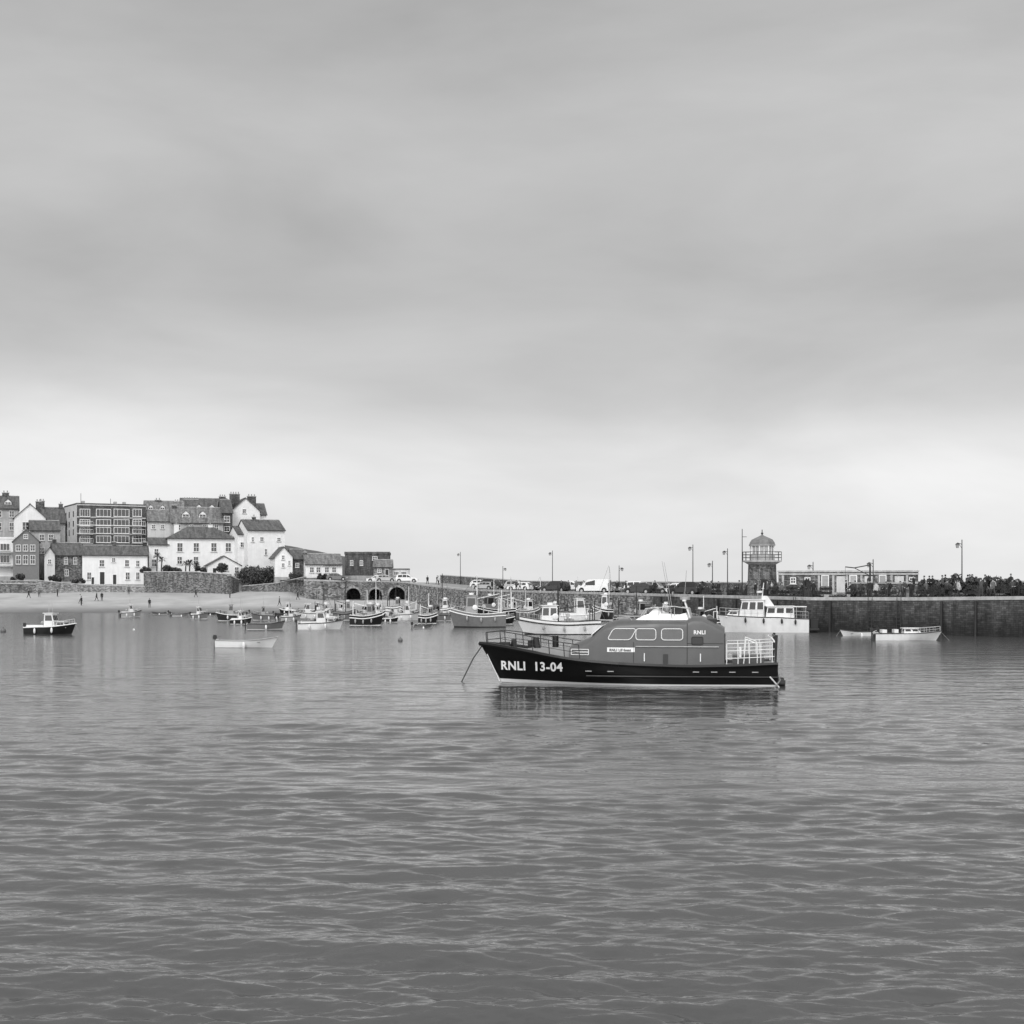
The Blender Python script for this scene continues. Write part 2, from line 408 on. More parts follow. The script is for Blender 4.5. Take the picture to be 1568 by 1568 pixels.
for xc, wd in arches:
    x0, x1 = xc-wd/2, xc+wd/2
    pier.add('arch_wall', mid_stone, [AP(cur,-1),AP(x0,-1),AP(x0,topz(x0)),AP(cur,topz(cur))], [(0,1,2,3)])
    n = 12; prev = None
    for k in range(n+1):
        t = math.pi*(1-k/n); x = xc+wd/2*math.cos(t); z = zs+wd/2*math.sin(t)
        if prev:
            pier.add('arch_wall', mid_stone, [AP(prev[0],prev[1]),AP(x,z),AP(x,topz(x)),AP(prev[0],topz(prev[0]))], [(0,1,2,3)])
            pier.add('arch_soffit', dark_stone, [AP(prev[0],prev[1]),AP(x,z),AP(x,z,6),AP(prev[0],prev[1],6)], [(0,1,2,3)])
            r2 = wd/2+.38
            xo, zo = xc+r2*math.cos(t), zs+r2*math.sin(t); xp, zp = xc+r2*math.cos(tp), zs+r2*math.sin(tp)
            pier.add('arch_ring', pale_stone, [AP(prev[0],prev[1],-.05),AP(x,z,-.05),AP(xo,zo,-.05),AP(xp,zp,-.05)], [(0,1,2,3)])
        prev = (x, z); tp = t
    for xx in (x0, x1):
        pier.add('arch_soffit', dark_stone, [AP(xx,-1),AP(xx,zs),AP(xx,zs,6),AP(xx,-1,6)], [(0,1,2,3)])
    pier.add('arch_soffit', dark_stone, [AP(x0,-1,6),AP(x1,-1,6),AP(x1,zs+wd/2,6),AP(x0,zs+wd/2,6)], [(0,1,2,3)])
    cur = x1
pier.add('arch_wall', mid_stone, [AP(cur,-1),AP(Lw,-1),AP(Lw,topz(Lw)),AP(cur,topz(cur))], [(0,1,2,3)])
for i in range(5, 9):
    a, b2 = F[i], F[i+1]; d = (b2-a); ln = d.length; d.normalize(); n = Vector((d.y,-d.x,0)).normalized()
    k = 3.0
    while k < ln:
        c = a+d*k+n*.22
        if R.random() < .6:
            pier.cyl('fender_posts', dark_p, (c.x+n.x*.12,c.y+n.y*.12,-1), (c.x,c.y,c.z-.25), .13, .13, 6)
        else:
            for s2 in (-.22,.22):
                q = c+d*s2; pier.cyl('ladders', iron, (q.x+n.x*.1,q.y+n.y*.1,-.5), (q.x,q.y,q.z+.15), .035, .035, 5)
            z = .2
            while z < c.z:
                q1 = c+d*-.22+n*.08; q2 = c+d*.22+n*.08
                pier.cyl('ladders', iron, (q1.x,q1.y,z), (q2.x,q2.y,z), .025, .025, 4); z += .35
        k += R.uniform(3, 7)
pier.finish()
def pier_pt(px, off):
    """point on the pier deck seen at bearing px, `off` metres in from the harbour edge"""
    Q = offs(F, off); k = (px-CX)/S
    for i in range(len(Q)-1):
        a, b2 = Q[i], Q[i+1]
        fa = a.x-k*a.y; fb = b2.x-k*b2.y
        if fa <= 0 <= fb or fa >= 0 >= fb:
            t = fa/(fa-fb) if fa != fb else 0
            p_ = a.lerp(b2, t); d = b2-a
            return p_, math.atan2(d.y, d.x)
    return Q[-1], 0

# ------------------------------------------------------------ houses
class House:
    def __init__(s, name, x0, x1, D, theta, ybase, depth, wallm, roofm=slate):
        s.o = Obj(name); s.th = math.radians(theta); s.A = Vector((sx(x0, D), D, 0)); s.wm = wallm; s.rm = roofm
        s.W = s.fx(x1); s.dep = depth; s.zb = s.fz(x0, ybase)
    def fx(s, px):
        k = (px-CX)/S; return (k*s.A.y-s.A.x)/(math.cos(s.th)-k*math.sin(s.th))
    def fz(s, px, py): return sz(py, s.A.y+s.fx(px)*math.sin(s.th))
    def walls(s, yt, px=None):
        s.ze = s.fz(px, yt) if px else sz(yt, s.A.y+s.W/2*math.sin(s.th))
        s.o.box('walls', s.wm, 0, s.W, 0, s.dep, s.zb-4, s.ze)
        s.o.box('plinth', grey_render, -.05, s.W+.05, -.05, s.dep+.05, s.zb-4, s.zb+.35)
    def ridge(s, yr, hip=False, ov=.3):
        zr = sz(yr, s.A.y+s.W/2*math.sin(s.th)+s.dep/2); ze = s.ze; W, d = s.W, s.dep; t = .16
        sl_ = (zr-ze)/(d/2); zo = ze-sl_*ov
        hx = min(d/2, W*.35) if hip else 0
        xo = ov if hip else ov*.6
        v = [(-xo,-ov,zo),(W+xo,-ov,zo),(W+xo,d+ov,zo),(-xo,d+ov,zo),(hx-(0 if hip else xo),d/2,zr),(W-hx+(0 if hip else xo),d/2,zr)]
        v2 = [(a,b,c+t) for a,b,c in v]
        s.o.add('roof', s.rm, v+v2, [(6,7,11,10),(8,9,10,11),(9,6,10),(7,8,11),(0,1,7,6),(1,2,8,7),(2,3,9,8),(3,0,6,9),(0,4,5,1),(2,5,4,3)] if hip else
                [(6,7,11,10),(8,9,10,11),(0,1,7,6),(2,3,9,8),(0,4,5,1),(2,5,4,3),(0,6,10,4),(4,10,9,3),(1,5,11,7),(5,2,8,11)])
        if not hip:
            for x in (0.0, W): s.o.add('gables', s.wm, [(x,0,ze),(x,d,ze),(x,d/2,zr)], [(0,1,2)])
        s.o.box('ridge_tiles', coping_m, hx, W-hx, d/2-.12, d/2+.12, zr+t-.05, zr+t+.08)
        s.o.box('gutter', dark_p, -xo, W+xo, -ov-.1, -ov, zo-.02, zo+.12)
        s.zr = zr
    def front(s, yr, ov=.25):
        zr = sz(yr, s.A.y+s.W/2*math.sin(s.th)); W, d, ze, t = s.W, s.dep, s.ze, .16
        sl_ = (zr-ze)/(W/2); zo = ze-sl_*ov
        v = [(-ov,-ov,zo),(W/2,-ov,zr),(W+ov,-ov,zo),(-ov,d+ov,zo),(W/2,d+ov,zr),(W+ov,d+ov,zo)]
        v2 = [(a,b,c+t) for a,b,c in v]
        s.o.add('roof', s.rm, v+v2, [(6,7,10,9),(7,8,11,10),(0,3,4,1),(1,4,5,2),(0,1,7,6),(1,2,8,7),(3,9,10,4),(4,10,11,5),(0,6,9,3),(2,5,11,8)])
        for y in (0.0, d): s.o.add('gables', s.wm, [(0,y,ze),(W,y,ze),(W/2,y,zr)], [(0,1,2)])
        s.o.box('ridge_tiles', coping_m, W/2-.12, W/2+.12, -ov, d+ov, zr+t-.05, zr+t+.07)
        s.zr = zr
    def flat(s, par=.5):
        s.o.box('roof', s.rm, .3, s.W-.3, .3, s.dep-.3, s.ze, s.ze+.1)
        for a in ((-.1,s.W+.1,-.1,.25),(-.1,s.W+.1,s.dep-.25,s.dep+.1),(-.1,.25,.252,s.dep-.252),(s.W-.25,s.W+.1,.252,s.dep-.252)):
            s.o.box('parapet', s.rm if par < .3 else s.wm, *a, s.ze, s.ze+par)
        s.zr = s.ze+par
    def win(s, x0, y0, x1, y1, cols=2, rows=2, fr=.09, fm=None):
        a, b_ = s.fx(x0), s.fx(x1); zt, zb = s.fz(x0, y0), s.fz(x0, y1); s.winm(a, b_, zb, zt, cols, rows, fr, fm)
    def winm(s, a, b_, zb, zt, cols=2, rows=2, fr=.09, fm=None):
        o = s.o; fm = fm or trim
        o.box('window_glass', glass, a+.02, b_-.02, -.03, .02, zb+.02, zt-.02)
        for x0, x1, z0, z1 in ((a,b_,zb,zb+fr),(a,b_,zt-fr,zt),(a,a+fr,zb+fr,zt-fr),(b_-fr,b_,zb+fr,zt-fr)):
            o.box('window_frames', fm, x0, x1, -.07, .01, z0, z1)
        for k in range(1, cols):
            x = a+(b_-a)*k/cols; o.box('window_frames', fm, x-.03, x+.03, -.06, .0, zb+fr, zt-fr)
        for k in range(1, rows):
            z = zb+(zt-zb)*k/rows; o.box('window_frames', fm, a+fr, b_-fr, -.055, .0, z-.03, z+.03)
        o.box('window_sills', coping_m, a-.1, b_+.1, -.16, 0, zb-.1, zb-.002)
    def door(s, x0, y0, x1, y1, m=None):
        a, b_ = s.fx(x0), s.fx(x1); zt, zb = s.fz(x0, y0), s.fz(x0, y1)
        s.o.box('door', m or dark_p, a, b_, -.04, .02, zb, zt)
        s.o.box('door_frame', trim, a-.1, a-.002, -.08, 0, zb, zt); s.o.box('door_frame', trim, b_+.002, b_+.1, -.08, 0, zb, zt); s.o.box('door_frame', trim, a-.1, b_+.1, -.08, 0, zt+.002, zt+.12)
    def chimney(s, px, wpx, ytop, back=None, m=None):
        y = s.dep/2 if back is None else back
        D = s.A.y+y; a = s.fx(px); wd = wpx*D/S; zt = sz(ytop, D)
        s.o.box('chimney', m or dark_stone, a-wd/2, a+wd/2, y-.45, y+.45, s.ze, zt)
        s.o.box('chimney_cap', coping_m, a-wd/2-.08, a+wd/2+.08, y-.53, y+.53, zt, zt+.15)
        k = max(1, int(wd/.5))
        for i in range(k):
            x = a-wd/2+(i+.5)*wd/k; s.o.cyl('chimney_pots', mat('clay_pot', .25), (x,y,zt+.15), (x,y,zt+.6), .14, .11, 7)
    def dormer(s, px, wpx, y0, y1, back=1.2):
        D = s.A.y+back; a = s.fx(px); wd = wpx*D/S; zt, zb = sz(y0, D), sz(y1, D)
        o = s.o; x0, x1 = a-wd/2, a+wd/2; zg = zt-(wd/2)*.9
        o.box('dormers', trim, x0, x1, back, back+2.5, zb-.3, zg)
        o.prism('dormers', trim, [(x0,zg),(x1,zg),(a,zt)], back, back+2.5)
        o.add('roof', s.rm, [(x0-.15,back-.15,zg-.1),(a,back-.15,zt+.1),(a,back+3,zt+.1),(x0-.15,back+3,zg-.1),(x1+.15,back-.15,zg-.1),(x1+.15,back+3,zg-.1)], [(0,1,2,3),(1,4,5,2)])
        o.box('window_glass', glass, x0+.15, x1-.15, back-.03, back+.01, zb, zg-.05)
        o.box('window_frames', trim, a-.03, a+.03, back-.05, back, zb, zg-.05)
        o.box('window_frames', trim, x0+.15, x1-.15, back-.045, back, (zb+zg)/2-.03, (zb+zg)/2+.03)
    def done(s): return s.o.finish((s.A.x, s.A.y, 0), s.th)

# back row -- far left
h = House('terraced_house', -60, 28, 322, 18, 830, 9, grey_render); h.walls(778); h.ridge(760); h.chimney(8,10,754); h.chimney(-30,10,754)
for x in (-45,-25,-5,14): h.win(x,782,x+8,792); h.win(x,800,x+8,812)
h.dormer(-15,10,763,774); h.dormer(12,10,763,774); h.done()
h = House('terraced_house', 22, 70, 316, 20, 850, 8, white_render); h.walls(793); h.front(772); h.chimney(60,8,768); h.win(34,799,44,812); h.win(50,800,60,812); h.win(32,820,42,835); h.win(52,820,62,835); h.done()
h = House('terraced_house', 60, 100, 326, 15, 850, 8, grey_render); h.walls(800); h.ridge(778); h.chimney(63,7,768); h.chimney(92,6,772)
for x in (66,82): h.win(x,804,x+7,813); h.win(x,818,x+7,828)
h.done()
h = House('seafront_hotel', -70, 22, 300, 16, 885, 9, white_render); h.walls(825); h.flat(.4)
for x in (-60,-40,-20,0): h.win(x,832,x+15,843,3,1); h.win(x,850,x+15,862,3,1)
h.o.box('balcony', grey_render, 0, h.W, -1.2, -.01, h.fz(0,847), h.fz(0,845)); h.o.box('balcony', grey_render, 0, h.W, -1.2, -.01, h.fz(0,868), h.fz(0,866)); h.done()
h = House('gabled_guest_house', 20, 60, 297, 17, 890, 9, midp); h.walls(829); h.front(811)
for x in (24,35,46): h.win(x,834,x+8,844); h.win(x,850,x+8,864)
h.win(36,818,43,825); h.done()
h = House('stone_house', 46, 92, 308, 20, 880, 8, grey_render); h.walls(812); h.ridge(798); 
for x in (60,74): h.win(x,818,x+8,828); h.win(x,838,x+8,848)
h.done()
# apartment block
h = House('apartment_block', 118, 223, 318, 27, 860, 15, brick_dark); h.walls(773); h.flat(.25)
ys4 = [(779,791),(795,805),(807,817),(820,831)]
h.o.box('storey_bands', cream_render, -.06, h.W+.06, -.06, -.002, h.ze-.25, h.ze-.02)
for j,(a,b_) in enumerate(ys4):
    for i,x in enumerate((122,147,174,203)):
        wdt = (16,23,24,14)[i]
        h.win(x, a, x+wdt, b_, 4 if wdt > 15 else 3, 1, .12)
    if j: h.o.box('storey_bands', grey_render, -.05, h.W+.05, -.05, -.002, h.fz(170,a-2)-.05, h.fz(170,a-3.2))
for i,(xa,xb) in enumerate(((120,141),(201,221))):
    for a,b_ in ys4[1:]:
        z = h.fz(xa,b_+.5); xa_, xb_ = h.fx(xa), h.fx(xb)
        h.o.box('balconies', grey_render, xa_, xb_, -1.1, -.17, z-.15, z)
        h.o.box('balcony_rail', trim, xa_, xb_, -1.12, -1.07, z+.95, z+1.02)
        for k in range(8):
            x = xa_+(xb_-xa_)*k/7; h.o.box('balcony_rail', trim, x-.02, x+.02, -1.11, -1.08, z, z+.95)
h.o.box('side_cladding', cream_render, -.12, -.01, .1, h.dep-.1, h.zb-2, h.ze-.1)
for zy in (785,800,813):
    z = h.fz(118,zy)
    for yy in (3,8,12): h.o.box('side_windows', glass, -.15, -.11, yy, yy+1.1, z-.8, z+.5)
for xx in (2,9,11): h.o.box('roof_vents', grey_render, xx, xx+.6, 5, 6, h.ze, h.ze+1)
h.o.cyl('aerial', iron, (1,1,h.ze), (1,1,h.ze+2.4), .05); h.o.cyl('aerial', iron, (8,4,h.ze), (8,4,h.ze+1.6), .05); h.done()
# mid-row terraces behind
h = House('terrace_row', 222, 282, 340, 16, 850, 9, grey_render, slate_pale); h.walls(786); h.ridge(768); h.chimney(243,9,766); h.chimney(272,7,768)
for x in (226,244,262): h.dormer(x+5,8,773,783); h.win(x,790,x+9,800); h.win(x,806,x+9,816)
h.done()
h = House('terrace_row', 278, 350, 346, 16, 850, 9, cream_render, slate); h.walls(785); h.ridge(764); h.chimney(294,22,765); h.chimney(343,10,760)
for x in (305,325,338): h.dormer(x,10,772,784)
for x in (284,300,316,332): h.win(x,788,x+9,800)
h.done()
h = House('terrace_row', 226, 262, 322, 16, 850, 8, cream_render, slate_pale); h.walls(798); h.ridge(782); h.win(232,803,238,810); h.win(246,803,252,810); h.done()
h = House('terrace_row', 262, 342, 322, 16, 860, 8, grey_render, slate_pale); h.walls(800); h.ridge(778); h.chimney(268,7,774)
h.dormer(285,11,782,795); h.dormer(311,11,782,795)
for x in (270,290,310,328): h.win(x,803,x+7,812)
h.done()
h = House('tall_white_house', 354, 398, 330, 18, 850, 14, white_render); h.walls(783); h.front(763); h.chimney(361,15,757,2); h.chimney(388,13,760,3,white_render); h.win(371,779,377,786); h.win(382,800,388,808)
h.done()
h = House('roofed_house', 340, 356, 326, 18, 860, 9, dark_stone); h.walls(785); h.ridge(766); h.win(343,790,352,800); h.win(343,806,352,814); h.done()
h = House('white_gabled_house', 392, 408, 334, 18, 850, 9, white_render); h.walls(788); h.ridge(772); h.done()
# front row
h = House('dark_stone_house', 82, 127, 301, 22, 893, 9, mid_stone); h.walls(850); h.ridge(832)
h.win(98,853,104,864,2,3); h.win(99,872,105,882); h.win(112,853,118,864); h.chimney(86,6,826)
h.done()
h = House('stone_cottage', 68, 84, 298, 18, 893, 8, cream_render); h.walls(850); h.front(838); h.win(73,856,79,864); h.done()
h = House('white_seafront_house', 126, 226, 298, 15, 897, 9, white_render); h.walls(850); h.ridge(836)
h.win(152,857,160,868,2,2); h.win(171,854,177,861); h.win(191,857,198,868,2,2); h.win(208,858,214,868); h.win(192,876,199,888); h.win(208,876,214,888)
h.door(153,876,160,896); h.door(173,880,178,896); h.win(133,876,140,888); h.door(140,884,144,896); h.chimney(222,6,830); h.chimney(175,6,830); h.done()
h = House('white_villa', 257, 361, 305, 17, 878, 9, white_render); h.walls(824); h.ridge(807, hip=True)
for x in (275,300,327,349): h.win(x-4,831,x+5,845,2,2)
for x in (275,300): h.win(x-4,852,x+4,864,2,2)
h.chimney(272,7,803,3.5,white_render); h.chimney(325,7,803); h.done()
h = House('white_villa_wing', 228, 258, 304, 17, 878, 8, white_render); h.walls(834); h.ridge(824); h.win(236,840,243,850); h.win(232,856,240,868); h.done()
h = House('white_cottage', 318, 369, 296, 17, 884, 7, white_render, slate); h.walls(866); h.front(852); h.win(336,864,350,874,3,2,.07); h.win(359,868,366,878); h.door(326,870,331,883); h.done()
h = House('white_gable_house', 379, 436, 303, 23, 872, 11, white_render); h.walls(812); h.ridge(797); h.win(385,822,389,830); h.win(398,822,404,829); h.win(405,840,409,850); h.win(424,823,430,829); h.win(421,842,427,850); h.chimney(398,5,792); h.done()
h = House('lean_to_house', 364, 382, 306, 23, 872, 9, white_render); h.walls(818); h.ridge(806); h.win(368,830,374,838); h.done()
h = House('small_white_house', 421, 448, 294, 16, 886, 9, white_render); h.walls(853); h.front(838); h.win(431,850,436,857); h.win(431,862,436,869); h.win(441,858,445,866); h.done()
h = House('small_slate_house', 447, 470, 296, 16, 888, 8, dark_stone, slate); h.walls(856); h.ridge(842); h.win(452,862,458,869); h.done()
h = House('harbour_cottage', 468, 524, 293, 14, 890, 8, white_render, slate_pale); h.walls(864); h.ridge(849); 
for x in (474,484,497,508): h.win(x,868,x+7,877)
h.o.box('porch_band', dark_p, h.fx(495), h.fx(522), -.5, -.17, h.fz(500,866), h.fz(500,865)); h.chimney(470,5,846); h.done()
h = House('flat_roofed_store', 528, 596, 303, 3, 884, 8, brick_dark); h.walls(849); h.flat(.5); h.o.box('parapet_coping', coping_m, -.15, h.W+.15, -.15, .3, h.ze+.5, h.ze+.62); h.win(570,852,578,858); h.win(536,858,541,866); h.win(551,858,556,866); h.done()
h = House('slate_roofed_shed', 572, 600, 298, 3, 886, 5, pale_stone, slate_pale); h.walls(868); h.ridge(858); h.win(578,871,584,877); h.door(590,872,595,885); h.done()
h = House('harbour_kiosk', 600, 626, 299, 2, 887, 4, cream_render, slate); h.walls(872); h.flat(.2); h.win(603,875,611,881,3,1); h.win(614,875,623,881,3,1); h.done()
# long store beside the lighthouse
h = House('pier_store', 1192, 1406, 160, -14, 912, 5, mid_stone, coping_m); h.walls(876); h.flat(.18)
h.o.box('string_course', coping_m, -.08, h.W+.08, -.1, -.002, h.ze-.3, h.ze-.12)
for x in (1199,1254,1276,1297,1319,1342,1365,1389):
    h.o.box('pilasters', coping_m, h.fx(x)-.12, h.fx(x)+.12, -.16, -.003, h.zb, h.ze-.35)
for x in (1259,1302,1347): h.door(x,882,x+9,910,greyp)
for x in (1281,1324,1370): h.o.box('pale_panels', cream_render, h.fx(x), h.fx(x+14), -.05, -.002, h.zb, h.ze-.45)
for x in (1210,1232,1392): h.win(x,884,x+9,894)
h.done()

# seawalls / garden walls
def wall_obj(name, pts, thick=.5, m=mid_stone):
    o = Obj(name)
    for (a, b_) in zip(pts[:-1], pts[1:]):
        A = Vector((sx(a[0],a[1]), a[1], 0)); B_ = Vector((sx(b_[0],b_[1]), b_[1], 0)); d = (B_-A); n = Vector((-d.y,d.x,0)).normalized()*thick
        zt0, zt1 = sz(a[2],a[1]), sz(b_[2],b_[1])
        v = [(A.x,A.y,zt0-5),(B_.x,B_.y,zt1-5),(B_.x,B_.y,zt1),(A.x,A.y,zt0)]; v2 = [(p_[0]+n.x,p_[1]+n.y,p_[2]) for p_ in v]
        o.add('stone', m, v+v2, [(0,1,2,3),(4,7,6,5),(3,2,6,7),(0,3,7,4),(1,5,6,2)])
        e = n*.2
        v = [(A.x-e.x,A.y-e.y,zt0+.003),(B_.x-e.x,B_.y-e.y,zt1+.003),(B_.x-e.x,B_.y-e.y,zt1+.15),(A.x-e.x,A.y-e.y,zt0+.15)]; v2 = [(p_[0]+n.x+2*e.x,p_[1]+n.y+2*e.y,p_[2]) for p_ in v]
        o.add('coping', coping_m, v+v2, [(0,1,2,3),(4,7,6,5),(3,2,6,7),(0,4,5,1),(0,3,7,4),(1,5,6,2)])
    return o.finish()
wall_obj('sea_wall', [(-160,288,888),(0,290,889),(78,291,891)], m=pale_stone)
wall_obj('sea_wall', [(-160,284,894),(0,286,894),(55,287,895)], .8, m=mid_stone)
wall_obj('sea_wall', [(55,287,889),(130,291,896),(222,292,899)], m=pale_stone)
wall_obj('garden_wall', [(220,292,876),(296,291,876),(325,290,878),(352,288,880)], m=mid_stone)
wall_obj('garden_wall', [(370,293,898),(425,293,893),(466,286,884)], m=mid_stone)
wall_obj('garden_wall', [(352,288,882),(366,292,888)], m=dark_stone)
wall_obj('quay_wall', [(440,292,886),(530,291.5,885)], m=mid_stone)

# ------------------------------------------------------------ lighthouse
D = 166; X = sx(1167, D); o = Obj('old_lighthouse'); zg = 3.3
def oct_(r, z, n=8): return [(r*math.cos(2*math.pi*(k+.5)/n), r*math.sin(2*math.pi*(k+.5)/n), z) for k in range(n)]
def ring(part, m, r0, z0, r1, z1, n=8, cap=True):
    v = oct_(r0, z0, n)+oct_(r1, z1, n); f = [(k,(k+1)%n,n+(k+1)%n,n+k) for k in range(n)]
    if cap: f += [tuple(range(n-1,-1,-1)), tuple(range(n,2*n))]
    o.add(part, m, v, f)
z1 = sz(864, D); z2 = sz(849, D); z3 = sz(836, D); zt = sz(821, D)
ring('tower', mid_stone, 1.75, zg-.5, 1.6, z1)
ring('gallery_bracket', coping_m, 1.65, z1, 2.1, z1+.25); ring('gallery', coping_m, 2.25, z1+.25, 2.25, z1+.42)
ring('lantern_base', grey_render, 1.45, z1+.42, 1.45, z2)
ring('lantern_glass', mat('lantern_glass', .35, .15, .1), 1.28, z2, 1.28, z3, 8)
for k in range(8):
    t = 2*math.pi*(k+.5)/8; x, y = 1.34*math.cos(t), 1.34*math.sin(t); o.cyl('lantern_frame', trim, (x,y,z2), (x,y,z3), .08)
    t2 = 2*math.pi*(k+1)/8; x, y = 1.24*math.cos(t2), 1.24*math.sin(t2); o.cyl('lantern_frame', trim, (x,y,z2), (x,y,z3), .045)
ring('lantern_cornice', coping_m, 1.5, z3, 1.55, z3+.14)
prof = [(1.5,z3+.14),(1.42,z3+.4),(1.2,z3+.72),(.85,zt-.22),(.35,zt),(.12,zt+.12)]
for a,b_ in zip(prof[:-1],prof[1:]): ring('cupola', mat('lead_roof', .16, .5), a[0],a[1],b_[0],b_[1],8,False)
o.cyl('finial', iron, (0,0,zt+.1), (0,0,sz(811,D)), .05); o.ell('finial', iron, (0,0,zt+.3), (.14,.14,.14))
for k in range(16):
    t = 2*math.pi*k/16; x, y = 2.2*math.cos(t), 2.2*math.sin(t); o.cyl('gallery_rail', iron, (x,y,z1+.42), (x,y,z1+1.4), .03, n=5)
    t2 = 2*math.pi*(k+1)/16; x2, y2 = 2.2*math.cos(t2), 2.2*math.sin(t2)
    for zz in (.75,1.08,1.4): o.cyl('gallery_rail', iron, (x,y,z1+zz), (x2,y2,z1+zz), .025, n=4)
o.box('door', dark_p, -.4, .4, -1.72, -1.5, zg, zg+2)
o.finish((X, D, 0), math.radians(0))
o = Obj('flagpole'); o.cyl('pole', iron, (0,0,zg), (0,0,sz(810,164)), .07, .04); o.cyl('stay', iron, (0,0,sz(822,164)), (.5,0,sz(822,164)), .03); o.finish((sx(1136.5,164),164,0))

# ------------------------------------------------------------ lamp posts
def lamp(px, ytop, off=9.6, arm=-1):
    p_, a = pier_pt(px, off); zt = sz(ytop, p_.y); o = Obj('street_lamp'); z0 = p_.z; h = zt-z0
    o.cyl('post', iron, (0,0,0), (0,0,h), .07, .045); o.cyl('base', iron, (0,0,0), (0,0,.9), .13, .10)
    o.cyl('arm', iron, (0,0,h-.35), (arm*.45,0,h-.2), .03); o.cyl('arm', iron, (0,0,h-.75), (arm*.35,0,h-.25), .02)
    o.cyl('lantern', iron, (arm*.45,0,h-.22), (arm*.45,0,h-.36), .06, .24, 8); o.cyl('lantern_glass', greyp, (arm*.45,0,h-.36), (arm*.45,0,h-.72), .2, .13, 8)
    o.cyl('finial', iron, (0,0,h), (0,0,h+.15), .06, .01)
    o.finish((p_.x, p_.y, z0))
for px, yt in ((705,846),(846,844),(1061,835),(1114,841),(1473,828)): lamp(px, yt)
for px, yt in ((948,867),(770,868),(1245,862),(1091,860),(1337,858)): lamp(px, yt, 8, 1 if px in (948,770) else -1)
# quay davit crane
p_, a = pier_pt(1308, 4); o = Obj('quay_crane'); z = sz(868, p_.y)-p_.z
o.cyl('post', iron, (1.6,0,0), (1.6,0,z+.3), .12, .09); o.tube('jib', iron, [(1.6,0,z+.2),(0,0,z-.1),(-.9,0,z)], .06); o.cyl('brace', iron, (1.6,0,z-.9), (0,0,z-.1), .04)
o.cyl('cable', iron, (-.9,0,z), (-.9,0,z-1.2), .015); o.box('winch', dark_p, 1.35, 1.85, -.2, .2, .8, 1.3); o.finish((p_.x,p_.y,p_.z))

